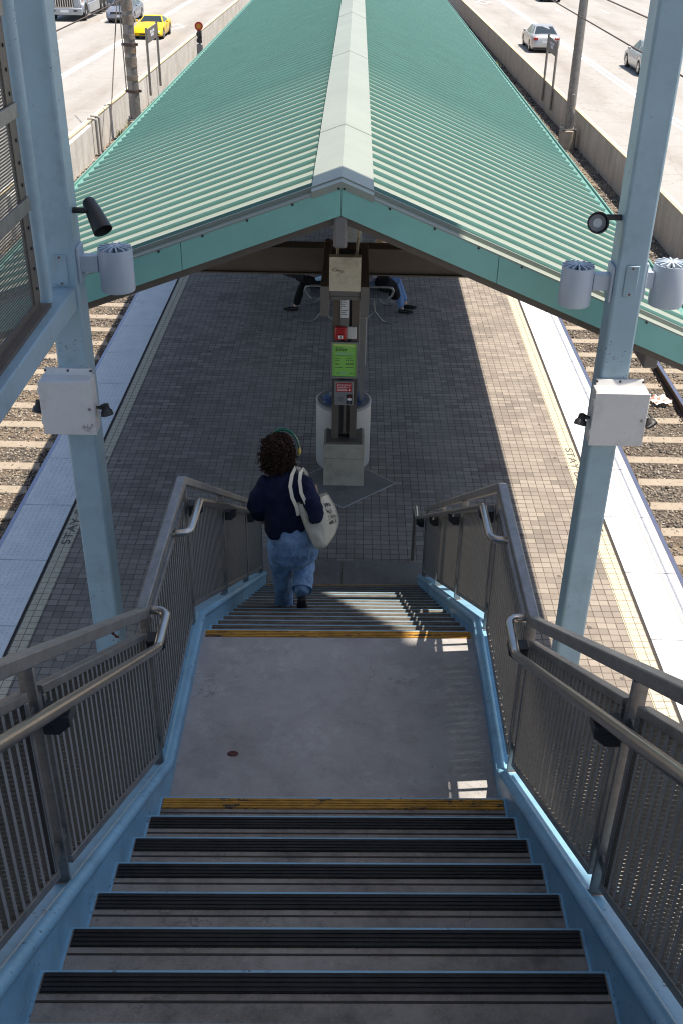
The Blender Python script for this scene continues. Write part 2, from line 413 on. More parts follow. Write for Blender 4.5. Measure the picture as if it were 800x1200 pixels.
def perf(name, c, pitch, rad, rough=.5, metal=.5, ax=(1,2), thick=.3, glow=0):
    """sheet steel punched with round holes; the holes close up when seen aslant, as in a sheet of real thickness"""
    t = NT(name).set(rough, metal, .4)
    sep = t.n('ShaderNodeSeparateXYZ'); t.l(t.obj(), sep.inputs[0])
    a, b = sep.outputs[ax[0]], sep.outputs[ax[1]]
    row = t.math('FLOOR', t.math('DIVIDE', b, pitch))
    sh = t.math('MULTIPLY', t.math('MODULO', t.math('ABSOLUTE', row), 2), .5)
    fx = t.math('SUBTRACT', t.math('FRACT', t.math('ADD', t.math('DIVIDE', a, pitch), sh)), .5)
    fy = t.math('SUBTRACT', t.math('FRACT', t.math('DIVIDE', b, pitch)), .5)
    d = t.math('SQRT', t.math('ADD', t.math('MULTIPLY', fx, fx), t.math('MULTIPLY', fy, fy)))
    gm = t.n('ShaderNodeNewGeometry'); dt = t.n('ShaderNodeVectorMath', operation='DOT_PRODUCT')
    t.l(gm.outputs['Incoming'], dt.inputs[0]); t.l(gm.outputs['True Normal'], dt.inputs[1])
    cs = t.math('MAXIMUM', t.math('ABSOLUTE', dt.outputs['Value']), .05)
    tn = t.math('DIVIDE', t.math('SQRT', t.math('MAXIMUM', t.math('SUBTRACT', 1, t.math('MULTIPLY', cs, cs)), 0)), cs)
    reff = t.math('MULTIPLY', t.math('MAXIMUM', t.math('SUBTRACT', 1, t.math('MULTIPLY', tn, thick)), 0), rad)
    hole = t.math('LESS_THAN', d, reff)
    n1 = t.noise(3, 6, .7); n2 = t.noise(40, 3)
    sm = t.step(t.noise(6, 5, .8, stretch=(1,1,.4)), .58, .75)
    col = t.ramp(t.math('ADD', t.math('MULTIPLY', n1, .6), t.math('MULTIPLY', n2, .4)), [(.3, tuple(x*.7 for x in c)), (.7, tuple(x*1.25 for x in c))])
    col = t.mix(t.math('MULTIPLY', sm, .25), col, tuple(min(1, x*2.2) for x in c))
    t.color(col)
    tr = t.n('ShaderNodeBsdfTransparent'); mx = t.n('ShaderNodeMixShader')
    sh_ = t.bsdf.outputs[0]
    if glow:   # added translucence stands in for sunlight scattered through the panel
        tl = t.n('ShaderNodeBsdfTranslucent'); tl.inputs[0].default_value = (.60,.565,.51,1); m2 = t.n('ShaderNodeMixShader'); m2.inputs[0].default_value = glow
        t.l(sh_, m2.inputs[1]); t.l(tl.outputs[0], m2.inputs[2]); sh_ = m2.outputs[0]
    t.l(hole, mx.inputs[0]); t.l(sh_, mx.inputs[1]); t.l(tr.outputs[0], mx.inputs[2]); t.l(mx.outputs[0], t.out.inputs[0]); return t.mat
M['perf'] = perf('groove_shaded_perforated_steel', (.035,.035,.036), .009, .42, metal=.1, thick=.26, glow=.20)  # shade of the grooves put into a base darker than the flats
M['sheet'] = pm('grey_sheet_steel', (.215,.213,.215), .5, metal=.1, var=.22, scale=3, fine=40, streak=((.30,.295,.29),.4,(1,1,.3)))
def add_glow(mat, f, c):
    t = mat.node_tree; b = t.nodes['Principled BSDF']; o = t.nodes['Material Output']
    tl = t.nodes.new('ShaderNodeBsdfTranslucent'); tl.inputs[0].default_value = (*c, 1); m = t.nodes.new('ShaderNodeMixShader'); m.inputs[0].default_value = f
    t.links.new(b.outputs[0], m.inputs[1]); t.links.new(tl.outputs[0], m.inputs[2]); t.links.new(m.outputs[0], o.inputs[0])
add_glow(M['sheet'], .04, (.55,.52,.47))   # translucence added to the solid flats, standing in for sun behind them
M['mesh'] = perf('dark_woven_mesh', (.085,.082,.078), .020, .36, metal=.2, thick=.10)

# ================================================================== SETTING
def gz(y): return -.01*min(max(y-30, 0), 110)          # the corridor falls gently beyond the platform
YS = [-60, 0, 10, 20, 30, 45, 60, 80, 100, 120, 140, 260, 500]
def strip(mb, x0, x1, z, ys=YS, mi=0, n=1):
    for a, b in zip(ys[:-1], ys[1:]):
        for k in range(n):
            xa = x0+(x1-x0)*k/n; xb = x0+(x1-x0)*(k+1)/n
            mb.poly([(xa,a,z+gz(a)),(xb,a,z+gz(a)),(xb,b,z+gz(b)),(xa,b,z+gz(b))], mi)
ZB = -1.15      # ballast
ZR = -1.10      # freeway surface at the station
g = MB(); strip(g, -300, 300, -1.62); struct('ground', g, M['dirt'])
g = MB(); strip(g, -8.66, -3.9, ZB); strip(g, 3.65, 7.96, ZB); struct('ballast_bed', g, M['ballast'])
g = MB(); strip(g, -62, -8.80, ZR); struct('freeway_westbound', g, M['freeway'])
g = MB(); strip(g, 8.10, 62, ZR); struct('freeway_eastbound', g, M['freeway'])
mk = MB()
MYS = [0] + list(range(10, 300, 10))
for x0, x1 in ((-14.20,-14.03), (-13.95,-13.78), (12.60,12.80), (12.92,13.12)): strip(mk, x0, x1, ZR+.006, MYS)
for sgn, xl in ((-1, 17.65), (-1, 21.3), (-1, 25.0), (1, 16.5), (1, 20.2), (1, 23.9)):
    for k in range(16):
        y0 = 16.0+14.6*k + (3 if sgn > 0 else 4.2)
        x = sgn*xl
        mk.poly([(x-.06,y0,ZR+.006+gz(y0)),(x+.06,y0,ZR+.006+gz(y0)),(x+.06,y0+3.6,ZR+.006+gz(y0+3.6)),(x-.06,y0+3.6,ZR+.006+gz(y0+3.6))])
def diamond(cx, cy):
    o = [(cx,cy-2.0),(cx+.75,cy),(cx,cy+2.0),(cx-.75,cy)]; i_ = [(cx,cy-1.55),(cx+.55,cy),(cx,cy+1.55),(cx-.55,cy)]
    for k in range(4):
        q = (k+1) % 4
        mk.poly([(*p, ZR+.006+gz(p[1])) for p in (o[k], o[q], i_[q], i_[k])])
diamond(-12.2, 76); diamond(11.0, 101)
struct('road_marking', mk, M['roadpaint'])

# platform ------------------------------------------------------------------
PL, PLI, PRI, PR = -3.99, -3.37, 3.155, 3.745
g = MB(); g.box(PL, PR, -12, 90, -1.4, 0); struct('platform', g, M['platform'])
g = MB(); g.poly([(PLI+.02,-12,.005),(PRI-.02,-12,.005),(PRI-.02,90,.005),(PLI+.02,90,.005)])
struct('platform_paving', g, M['paver'])
def tiles(x0, x1, name):
    g = MB()
    for k in range(-8, 66):
        y = 1.18+1.22*k
        g.box(x0, x1, y, y+1.206, .002, .014)
    struct(name, g, M['tactile'], bevel=None)
tiles(PL+.012, PLI-.012, 'platform_edge_tiles')
tiles(PRI+.012, PR-.012, 'platform_edge_tiles')
g = MB()
for a, b in ((PLI-.016, PLI+.016), (PRI-.018, PRI+.018)): g.poly([(a,-12,.0075),(b,-12,.0075),(b,90,.0075),(a,90,.0075)])
struct('platform_joint', g, M['joint'])
g = MB(); g.poly([(3.555,-12,.0165),(3.572,-12,.0165),(3.572,90,.0165),(3.555,90,.0165)]); struct('tile_seam', g, M['grime'])
g = MB()
g.poly([(PLI+.03,-12,.0095),(PLI+.19,-12,.0095),(PLI+.19,90,.0095),(PLI+.03,90,.0095)])
g.poly([(PRI-.21,-12,.0095),(PRI-.03,-12,.0095),(PRI-.03,90,.0095),(PRI-.21,90,.0095)])
struct('platform_line', g, M['wornline'])
def text(name, body, size, mat, mtx, parent=None, extrude=0, sx=1):
    cu = bpy.data.curves.new(name, 'FONT'); cu.body = body; cu.size = size; cu.align_x = 'LEFT'; cu.align_y = 'CENTER'; cu.extrude = extrude
    cu.space_character = 1.05
    tmp = bpy.data.objects.new(name, cu); COL.objects.link(tmp)
    bpy.context.view_layer.update()
    me = bpy.data.meshes.new_from_object(tmp.evaluated_get(bpy.context.evaluated_depsgraph_get()))
    bpy.data.objects.remove(tmp)
    me.transform(Matrix.Diagonal((sx,1,1,1))); me.transform(mtx)
    if parent is not None:
        r = parent
        while r.parent: r = r.parent
        me.transform(Matrix.Translation(-r.location))
    me.materials.clear(); me.materials.append(mat)
    o = bpy.data.objects.new(name, me); COL.objects.link(o)
    if parent is not None: o.parent = parent
    return o
def frame(o, x, y):
    """matrix with origin o and given x (reading) / y (up) axes"""
    x = Vector(x).normalized(); y = Vector(y).normalized(); z = x.cross(y)
    m = Matrix((x, y, z)).transposed().to_4x4(); m.translation = Vector(o); return m
for k in range(2):
    tag(text('platform_lettering', 'STAY BEHIND LINE', .145, M['faded_ink'], frame((PRI-.115, 12.75+k*24, .0125), (0,-1,0), (1,0,0)), sx=1.7), kind='structure')
    tag(text('platform_lettering', 'STAY BEHIND LINE', .145, M['faded_ink'], frame((PLI+.115, 10.05+k*24, .0125), (0,1,0), (-1,0,0)), sx=1.7), kind='structure')
# diamond pad under the column, concrete strip at the foot of the stair
g = MB(); g.poly([(-.05,11.02,.011),(.62,11.66,.011),(-.05,12.30,.011),(-.72,11.66,.011)])
struct('column_pad', g, M['pad'])
g = MB()
pp_ = [(-.05,11.02),(.62,11.66),(-.05,12.30),(-.72,11.66)]
for a, b in zip(pp_, pp_[1:]+pp_[:1]): g.bar((*a,.008), (*b,.008), .014, .010)
struct('pad_edging', g, M['platform'])
g = MB(); 
for a, b in ((-1.15,-.045),(-.033,1.05)): g.box(a, b, 9.0, 9.84, -.02, .013)
struct('stair_foot_slab', g, M['pad'])

# tracks ---------------------------------------------------------------------
def rail_obj(x, label, group):
    g = MB()
    for a, b in zip(YS[:-4], YS[1:-3]):
        for (w0, w1, z0, z1, mi) in ((-.07,.07,-1.128,-1.11,0), (-.009,.009,-1.11,-1.0,0), (-.036,.036,-1.0,-.972,0)):
            p = [(x+w0,a,z0+gz(a)),(x+w1,a,z0+gz(a)),(x+w1,b,z0+gz(b)),(x+w0,b,z0+gz(b)),(x+w0,a,z1+gz(a)),(x+w1,a,z1+gz(a)),(x+w1,b,z1+gz(b)),(x+w0,b,z1+gz(b))]
            g.hexa(p, mi)
        g.poly([(x-.030,a,-.971+gz(a)),(x+.030,a,-.971+gz(a)),(x+.030,b,-.971+gz(b)),(x-.030,b,-.971+gz(b))], 1)
    o = g.build('rail', [M['rail'], M['railtop']], origin=(x, 0, -1.13))
    return tag(o, label, 'rail', group)
TRK = {-1: (-4.60, -6.09), 1: (4.33, 5.80)}
rail_obj(-4.60, 'steel rail beside the left platform edge', 'rails of the left track')
rail_obj(-6.09, 'outer steel rail of the left track towards the freeway wall', 'rails of the left track')
rail_obj(4.33, 'steel rail right beside the sunlit white platform edge', 'rails of the right track')
rail_obj(5.80, 'outer steel rail of the sunlit right track held by curled clips', 'rails of the right track')
def tie_proto():
    g = MB()
    g.prism([(-.13,-.10),(.13,-.10),(.105,.022),(-.105,.022)], 'x', -1.25, 1.25)
    for sx in (-.735, .735):
        for d in (-1, 1):
            c = Vector((sx+d*.10, 0, .05))
            path = [c+Vector((0, .05*math.cos(a), .035*math.sin(a))) for a in [i*.55 for i in range(9)]]
            g.tube([p+Vector((0,0,0)) for p in path], .011, 5, 1)
    o = g.build('railway_tie', [M['tie'], M['rail']], bevel=.012); return o
tp = tie_proto(); first = True
for sgn in (-1, 1):
    cx = sum(TRK[sgn])/2
    for k in range(46):
        y = (9.66 if sgn < 0 else 9.56) + .722*k
        o = tp if first else tp.copy()
        if not first: COL.objects.link(o)
        first = False
        o.location = (cx + random.uniform(-.02,.02), y, ZB-.002+gz(y)); o.rotation_euler = (0,0,random.uniform(-.008,.008))
        tag(o, 'beige concrete tie in the %s ballast track, one of the row under its rails' % ('left' if sgn < 0 else 'right'), 'railway tie',
            'concrete ties of the %s track' % ('left' if sgn < 0 else 'right'))
# loose stones on the ballast
def stones():
    base = np.array([(1,0,0),(-1,0,0),(0,1,0),(0,-1,0),(0,0,1),(0,0,-1)], float)
    fc = np.array([(0,2,4),(2,1,4),(1,3,4),(3,0,4),(2,0,5),(1,2,5),(3,1,5),(0,3,5)])
    P = []
    def scat(n, x0, x1, y0, y1, s0, s1):
        x = np.random.uniform(x0, x1, n); y = np.random.uniform(y0, y1, n); s = np.random.uniform(s0, s1, n)
        P.append(np.stack([x, y, s], 1))
    scat(15000, -7.4, -4.02, 8.5, 22, .016, .038)
    scat(13000, 3.78, 7.3, 9.5, 24, .016, .038)
    scat(5000, -8.6, -7.0, 20, 60, .03, .07)
    scat(5000, 3.8, 7.9, 22, 45, .03, .06)
    scat(2500, 6.2, 7.9, 45, 100, .04, .09)
    P_ = np.concatenate(P); n = len(P_)
    z = ZB + np.array([gz(v) for v in P_[:,1]])
    ctr = np.stack([P_[:,0], P_[:,1], z + P_[:,2]*.15], 1)
    V = base[None]*np.random.uniform(.55, 1.25, (n,6,1))*P_[:,2][:,None,None]
    V[:,:,2] *= .8
    a = np.random.uniform(0, 6.28, n); ca, sa = np.cos(a), np.sin(a); tl = np.random.uniform(-.6,.6,n); ct, st = np.cos(tl), np.sin(tl)
    X = V[:,:,0]*ct[:,None]+V[:,:,2]*st[:,None]; Z = -V[:,:,0]*st[:,None]+V[:,:,2]*ct[:,None]; Y = V[:,:,1]
    V = np.stack([X*ca[:,None]-Y*sa[:,None], X*sa[:,None]+Y*ca[:,None], Z], 2) + ctr[:,None,:]
    F = (fc[None] + (np.arange(n)*6)[:,None,None]).reshape(-1)
    me = bpy.data.meshes.new('ballast_stones')
    me.vertices.add(n*6); me.vertices.foreach_set('co', V.reshape(-1))
    me.loops.add(len(F)); me.loops.foreach_set('vertex_index', F.astype(np.int32))
    me.polygons.add(n*8); me.polygons.foreach_set('loop_start', np.arange(0, n*24, 3, dtype=np.int32))
    me.update(calc_edges=True); me.validate()
    me.materials.append(M['stone'])
    o = bpy.data.objects.new('ballast_stones', me); COL.objects.link(o)
    tag(o, 'loose grey and tan ballast stones along both tracks', 'gravel', kind='stuff')
stones()

# barriers -------------------------------------------------------------------
def barrier(x0, x1, name, label, mat, face):
    g = MB()
    ys = [-20] + [6.1*k for k in range(0, 30)] + [260]
    for a, b in zip(ys[:-1], ys[1:]):
        a_, b_ = a+.006, b-.006
        za, zb = gz(a), gz(b)
        g.hexa([(x0,a_,-1.6+za),(x1,a_,-1.6+za),(x1,b_,-1.6+zb),(x0,b_,-1.6+zb),(x0,a_,-.02+za),(x1,a_,-.02+za),(x1,b_,-.02+zb),(x0,b_,-.02+zb)], 0)
        # weathered yellow coping edge
        e0, e1 = (x1-.10, x1+.012) if face > 0 else (x0-.012, x0+.10)
        g.hexa([(e0,a,-.02+za),(e1,a,-.02+za),(e1,b,-.02+zb),(e0,b,-.02+zb),(e0,a,.012+za),(e1,a,.012+za),(e1,b,.012+zb),(e0,b,.012+zb)], 1)
    return tag(g.build(name, [mat, M['walltop']], origin=(x0, 30, -1.15)), label, 'barrier wall')
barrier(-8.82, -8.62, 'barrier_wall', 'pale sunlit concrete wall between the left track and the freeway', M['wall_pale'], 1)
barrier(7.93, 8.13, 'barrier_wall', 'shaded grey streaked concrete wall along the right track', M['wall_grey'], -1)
# thicker pilaster block and conduit on the left wall
g = MB(); g.box(-8.62, -8.50, 26, 35.0, -1.5, -.10)
tag(g.build('wall_block', M['wall_pale'], origin=(-8.56, 30, -1.15), bevel=.02), 'plain pale concrete block thickening the left freeway wall', 'wall block')
g = MB()
for dy in (0, .45): g.tube([(-8.75,35.6+dy,-.03),(-8.52,35.6+dy,-.03),(-8.47,35.6+dy,-.08),(-8.47,35.6+dy,-1.10),(-8.40,35.6+dy,-1.17),(-7.2,35.8+dy,-1.17)], .045, 8)
tag(g.build('wall_conduit', M['steelgrey'], smooth=60, origin=(-8.5,35.8,-1.15)), 'pair of grey conduits bent over the left concrete wall', 'conduit')
# weeds
def weeds(n, x0, x1, y0, y1, h):
    g = MB()
    for k in range(n):
        x, y = random.uniform(x0,x1), random.uniform(y0,y1); z = ZB+gz(y)
        for q in range(10):
            a = random.uniform(0,6.28); l = random.uniform(.4,1)*h; w = .02
            d = Vector((math.cos(a)*l*.7, math.sin(a)*l*.7, l)); s = Vector((-math.sin(a)*w, math.cos(a)*w, 0))
            p = Vector((x,y,z)); g.poly([p-s, p+s, p+d*.6+s, p+d])
    return g
g = weeds(45, -8.5, -7.7, 38.5, 42, .3)
tag(g.build('weeds', M['weed'], recalc=False), 'yellowish green weeds at the foot of the left wall', 'weeds', kind='stuff')
g = weeds(50, 6.3, 7.6, 58, 66, .3)
tag(g.build('weeds', M['weed'], recalc=False), 'dry weeds in the gravel beside the right wall', 'weeds', kind='stuff')

# ================================================================== STAIR
XL, XR = -.865, .800          # inner faces of the stringers
NY0, NZ0, R1, H1 = 3.58, 2.819, .2794, .1762
LZ, LY = 2.643, 5.13          # landing level and its far edge
R2, H2 = .268, .165
sk = lambda x, y: y + .023*(x+.03)
def nz(y): return NZ0 + (NY0-y)*H1/R1
def nz2(y): return LZ - (y-LY)*H2/R2
stair = thing('staircase', 'blue steel staircase with dark treads leading down to the platform', 'staircase', (-.03, 5, 0))
def skbox(g, x0, x1, y0, y1, z0, z1, mi=0):
    g.hexa([(x0,sk(x0,y0),z0),(x1,sk(x1,y0),z0),(x1,sk(x1,y1),z0),(x0,sk(x0,y1),z0),(x0,sk(x0,y0),z1),(x1,sk(x1,y0),z1),(x1,sk(x1,y1),z1),(x0,sk(x0,y1),z1)], mi)
def nosing_strip(y, z, parent, mat):
    n = MB()
    skbox(n, XL+.016, XR-.016, y-.074, y-.009, z-.012, z+.003)
    for k in range(4):
        a = y-.071+.0155*k
        skbox(n, XL+.018, XR-.018, a, a+.009, z+.003, z+.0065)
    return n.build('nosing', mat, parent)
def tread(y, z, r, h, mat=None, full=True):
    g = MB()
    skbox(g, XL, XR, y-.010, y, z-.055, z+.001, 0)                    # blue steel edge
    skbox(g, XL+.010, XR-.010, y-r-.03, y-.010, z-.045, z-.0015, 1)   # concrete fill
    skbox(g, XL, XL+.010, y-r-.03, y-.010, z-.045, z+.0005, 0)
    skbox(g, XR-.010, XR, y-r-.03, y-.010, z-.045, z+.0005, 0)
    skbox(g, XL+.012, XR-.012, y-.103, y-.096, z-.0015, z+.0005, 2)   # groove
    skbox(g, XL, XR, y-.016, y-.010, z-h, z-.055, 0)                  # riser plate
    t = g.build('tread', [M['stringer'], M['tread'], M['joint']], stair)
    nosing_strip(y, z, t, mat or M['nosing'])
for k in range(13):
    tread(NY0-k*R1, NZ0+k*H1, R1, H1, M['yellow_nosing'] if k == 0 else None)
for j in range(1, 16):
    tread(LY+j*R2, LZ-j*H2, R2, H2, M['yellow_nosing'] if j == 15 else M['nosing_sunlit'])
g = MB()
skbox(g, XL, XR, NY0-.10, LY-.010, LZ-.12, LZ, 1)
skbox(g, XL, XR, LY-.010, LY, LZ-.14, LZ+.002, 0)
land = g.build('landing', [M['stringer'], M['landing']], stair)
nosing_strip(LY, LZ, land, M['yellow_nosing'])
# stringers: inner plate, rounded bead, flat top plate
def stringer(xi, o):
    B = .10
    pts = [(-.30, nz(-.30)+B), (3.86, nz(3.86)+B)]
    zl = LZ+.105
    y1 = NY0 + (NZ0+B-zl)/(H1/R1)
    y2 = LY + (LZ+B-zl)/(H2/R2)
    pts = [(-.30, nz(-.30)+B), (y1, zl), (y2, zl), (9.36, nz2(9.36)+B)]
    g = MB()
    th = .012
    low = [(-.30, nz(-.30)-.30), (y1-.1, zl-.42), (y2-.15, zl-.42), (9.05, -.02), (9.36, -.02)]
    loop = [(y, z) for y, z in pts] + [(y, z) for y, z in reversed(low)]
    g.prism(loop, 'x', xi, xi+o*th)
    g.prism(loop, 'x', xi+o*.150, xi+o*(.150+th))
    for a, b in zip(pts[:-1], pts[1:]):
        g.hexa([(xi+o*.012,a[0],a[1]-.012),(xi+o*.162,a[0],a[1]-.012),(xi+o*.162,b[0],b[1]-.012),(xi+o*.012,b[0],b[1]-.012),
                (xi+o*.012,a[0],a[1]+.002),(xi+o*.162,a[0],a[1]+.002),(xi+o*.162,b[0],b[1]+.002),(xi+o*.012,b[0],b[1]+.002)])
    path = []
    for y, z in pts: path.append((xi+o*.016, y, z))
    g.tube(path, .028, 14)
    return g.build('stringer', M['stringer'], stair, smooth=40)
stringer(XL, -1); stringer(XR, 1)

# ================================================================== RAILINGS
SL = H1/R1
RZ = 3.77; RY0, RY1 = 3.80, 5.04; RYE = 9.69
def rail_z(y):
    if y < RY0: return RZ+(RY0-y)*SL
    if y > RY1: return RZ-(y-RY1)*.6306
    return RZ
def base_z(y, up=.0):
    B = .10
    zl = LZ+.105
    if y < NY0 + (NZ0+B-zl)/SL: return nz(y)+B
    if y > LY + (LZ+B-zl)/(H2/R2): return nz2(y)+B
    return zl
def railing(X, s, label):
    root = thing('guard_railing', label, 'railing', (X, 5, 2.7), 'railings of the staircase')
    g = MB()
    ys = [-.25, RY0, RY1, RYE]
    pts = [(y, rail_z(y)) for y in ys]
    w, h = .050, .055
    # swept rectangular tube, mitred at the corners
    for a, b in zip(pts[:-1], pts[1:]):
        g.hexa([(X-w/2,a[0],a[1]-h),(X+w/2,a[0],a[1]-h),(X+w/2,b[0],b[1]-h),(X-w/2,b[0],b[1]-h),(X-w/2,a[0],a[1]),(X+w/2,a[0],a[1]),(X+w/2,b[0],b[1]),(X-w/2,b[0],b[1])])
    g.build('top_rail', M['galv'], root, bevel=.006)
    posts = [-.66, .83, 2.33, 3.84, 5.03, 6.52, 7.99, 9.44]
    for y in posts:
        g = MB(); zb = base_z(y); zt = rail_z(y)-h
        g.box(X-.024, X+.024, y-.008, y+.008, zb, zt)
        g.box(X-.036, X+.036, y-.014, y+.014, zb-.004, zb+.012)
        p = g.build('post', M['galv'], root, bevel=.002)
        for dz in (-.16,):
            c = MB(); c.box(X-.010, X+.012, y-.070, y+.070, zt+dz-.028-(.06*SL if not RY0-.1<y<RY1+.1 else 0), zt+dz+.02)
            c.build('panel_clip', M['galv'], p)
        c = MB(); c.box(X-.010, X+.012, y-.070, y+.070, zb+.16, zb+.205)
        c.build('panel_clip', M['galv'], p)
    def lerp(z0, z1, t): return z0+(z1-z0)*t
    for a, b in zip(posts[:-1], posts[1:]):
        ya, yb = a+.062, b-.062
        flat = RY0-.1 < a < RY1 and b > RY0 and b < RY1+.1
        fa = lambda y, z, dz: z+dz
        # bottom / top lines of the panel (straight between its two ends)
        def ends(fn, y0, y1, lo, hi):
            return fn
        if flat: zt = lambda y: RZ-.125; zb = lambda y: LZ+.165
        elif b < 4.2: zt = lambda y: RZ+(RY0-y)*SL-.135; zb = lambda y: nz(y)+.165
        else: zt = lambda y: RZ-(y-RY1)*.6306-.135; zb = lambda y: nz2(y)+.165
        f = MB(); fw, fd = .036, .038
        for lo in (lambda y: zb(y), lambda y: zt(y)-fw):
            f.hexa([(X-fd/2,ya,lo(ya)),(X+fd/2,ya,lo(ya)),(X+fd/2,yb,lo(yb)),(X-fd/2,yb,lo(yb)),(X-fd/2,ya,lo(ya)+fw),(X+fd/2,ya,lo(ya)+fw),(X+fd/2,yb,lo(yb)+fw),(X-fd/2,yb,lo(yb)+fw)])
        for y0, y1 in ((ya, ya+.026), (yb-.026, yb)):
            f.hexa([(X-fd/2+.001,y0,zb(y0)+fw),(X+fd/2-.001,y0,zb(y0)+fw),(X+fd/2-.001,y1,zb(y1)+fw),(X-fd/2+.001,y1,zb(y1)+fw),(X-fd/2+.001,y0,zt(y0)-fw),(X+fd/2-.001,y0,zt(y0)-fw),(X+fd/2-.001,y1,zt(y1)-fw),(X-fd/2+.001,y1,zt(y1)-fw)])
        fo = f.build('panel_frame', M['galv'], root, bevel=.003)
        m = MB(); y = ya+.026; pit = .056; prof = ((0,-.015),(.024,-.015),(.030,.015),(.050,.015))
        cols = []
        while y < yb-.026:
            for dy, dx in prof:
                if y+dy < yb-.026: cols.append((y+dy, dx))
            y += pit
        cols.append((yb-.026, cols[-1][1]))
        for (y0, d0), (y1, d1) in zip(cols[:-1], cols[1:]):
            m.poly([(X+s*d0, y0, zb(y0)+fw-.004), (X+s*d1, y1, zb(y1)+fw-.004), (X+s*d1, y1, zt(y1)-fw+.004), (X+s*d0, y0, zt(y0)-fw+.004)], 1 if d0 > 0 and d1 > 0 else 0)
        m.build('perforated_sheet', [M['perf'], M['sheet']], fo)
    # handrails
    hx = X+s*.10
    def arc(c, r, a0, a1, u, w, n=5):
        c = Vector(c); u = Vector(u); w = Vector(w)
        return [c+u*r*math.cos(a0+(a1-a0)*i/n)+w*r*math.sin(a0+(a1-a0)*i/n) for i in range(n+1)]
    zh = 3.69
    path = [(hx,-.3,zh+(3.62+.3)*SL), (hx,3.58,zh+.025), (hx,3.62,zh+.004), (hx,3.66,zh), (hx,3.84,zh+.005)] + \
           arc((hx-s*.05,3.84,zh+.005), .05, 0, math.pi/2, (s,0,0), (0,1,0))[1:] + [(X+s*.012,3.89,zh+.005)]
    hr = MB(); hr.tube(path, .021, 12); h1 = hr.build('handrail', M['stainless'], root, smooth=50)
    z2 = 3.63
    end = 9.62; ze = z2-(end-5.02)*.6306
    path = [(X+s*.012,4.62,z2+.03)] + arc((hx-s*.05,4.67,z2+.03), .05, -math.pi/2, 0, (s,0,0), (0,1,0)) + [(hx,4.98,z2+.004),(hx,5.03,z2-.012),(hx,end,ze+.01),(hx,end+.05,ze-.004),(hx,9.84,ze)] + \
           [(hx,9.87,ze-.006),(hx,9.89,ze-.03),(hx,9.89,.01)]
    hr = MB(); hr.tube(path, .021, 12); h2 = hr.build('handrail', M['stainless'], root, smooth=50)
    for y in posts:
        if y < 4: zz = zh+(3.62-y)*SL if y < 3.62 else zh; par = h1
        else: zz = z2-(y-5.02)*.6306 if y > 5.02 else z2; par = h2
        if abs(y-3.84) < .01: yy = 3.72
        elif abs(y-5.03) < .01: yy = 5.03
        else: yy = y
        b = MB()
        xa, xb = sorted((X+s*.030, hx+s*.012))
        b.prism([(xa if s > 0 else xb, zz-.018), (hx+s*.018, zz-.018), (hx+s*.018, zz-.055), (hx-s*.02, zz-.090), (X+s*.034, zz-.090), (X+s*.034, zz-.018)], 'y', yy-.036, yy+.036)
        b.build('handrail_bracket', M['blackpaint'], par, bevel=.004)
    return root
railing(-.925, 1, 'weathered steel railing on the left of the stairs with perforated panels')
railing(.865, -1, 'steel railing on the right of the stairs with sun behind its panels')

# deck and roof of the stair house over the viewpoint: they cast the shade seen in the picture
g = MB(); g.box(-2.6, 2.6, -4, -.06, 4.95, 5.10); struct('mezzanine_floor', g, M['landing'])
g = MB(); zr = 12.5; dx = .31*(zr-8.5); dy = .03*(zr-8.5)
g.box(-3.2, 2.39+dx, -3, 5.20+dy, zr, zr+.2); g.box(-3.2, 2.205+dx, 5.20+dy, 8.82+dy, zr, zr+.2); struct('stair_house_roof', g, M['white'])

g = MB(); g.lathe([(0,.004),(.021,.004),(.024,.0)], (0,0,0), 14)
o = g.build('flat_stain', pm('dried_gum', (.075,.02,.015), .7, var=.3, scale=40)); o.location = (-.575, 4.04, LZ+.001); o.scale = (1.25, .9, 1)
tag(o, 'small flat dark red spot stuck on the landing', 'spot')

# ================================================================== STEEL POSTS AND THEIR FITTINGS
def steel_post(x0, x1, label):
    g = MB(); g.box(x0, x1, 7.60, 7.85, .02, 12.498, 0)
    root = g.build('steel_post', M['blue'], origin=((x0+x1)/2, 7.72, 0), bevel=.022)
    tag(root, label, 'post')
    c = (x0+x1)/2
    b = MB(); b.box(x0-.09, x1+.09, 7.52, 7.93, .0, .025)
    for dx in (-.15, .15):
        for dy in (7.56, 7.89): b.cyl((c+dx,dy,.025),(c+dx,dy,.06),.018,n=6)
    bp = b.build('base_plate', M['blue'])
    bp.parent = root; bp.location = -root.location
    # access cover plate
    b = MB(); b.box(c-.055+ (.01 if c > 0 else .01), c+.055, 7.588, 7.601, 3.975, 4.215)
    p = b.build('cover_plate', M['blue'], bevel=.006); p.parent = root; p.location = -root.location
    b = MB()
    for z in (3.995, 4.195): b.cyl((c+.005,7.589,z),(c+.005,7.583,z),.008,n=8)
    q = b.build('screw', M['rust']); q.parent = p
    return root
pl_ = steel_post(-2.315, -2.075, 'pale blue square steel post with a rusty patch near its foot beside the left railing')
pr_ = steel_post(1.985, 2.212, 'pale blue square steel post beside the right railing with lamps on both sides')
g = MB()
for k in range(16):
    x = random.uniform(-2.15, -2.085); z = .63+random.gauss(0,.03)-(x+2.12)*.3; r = random.uniform(.005,.014)
    g.disc((x, 7.598, z), (0,-1,0), r, 7)
o = g.build('rust_patch', M['rust'], recalc=False); o.parent = pl_; o.location = -pl_.location

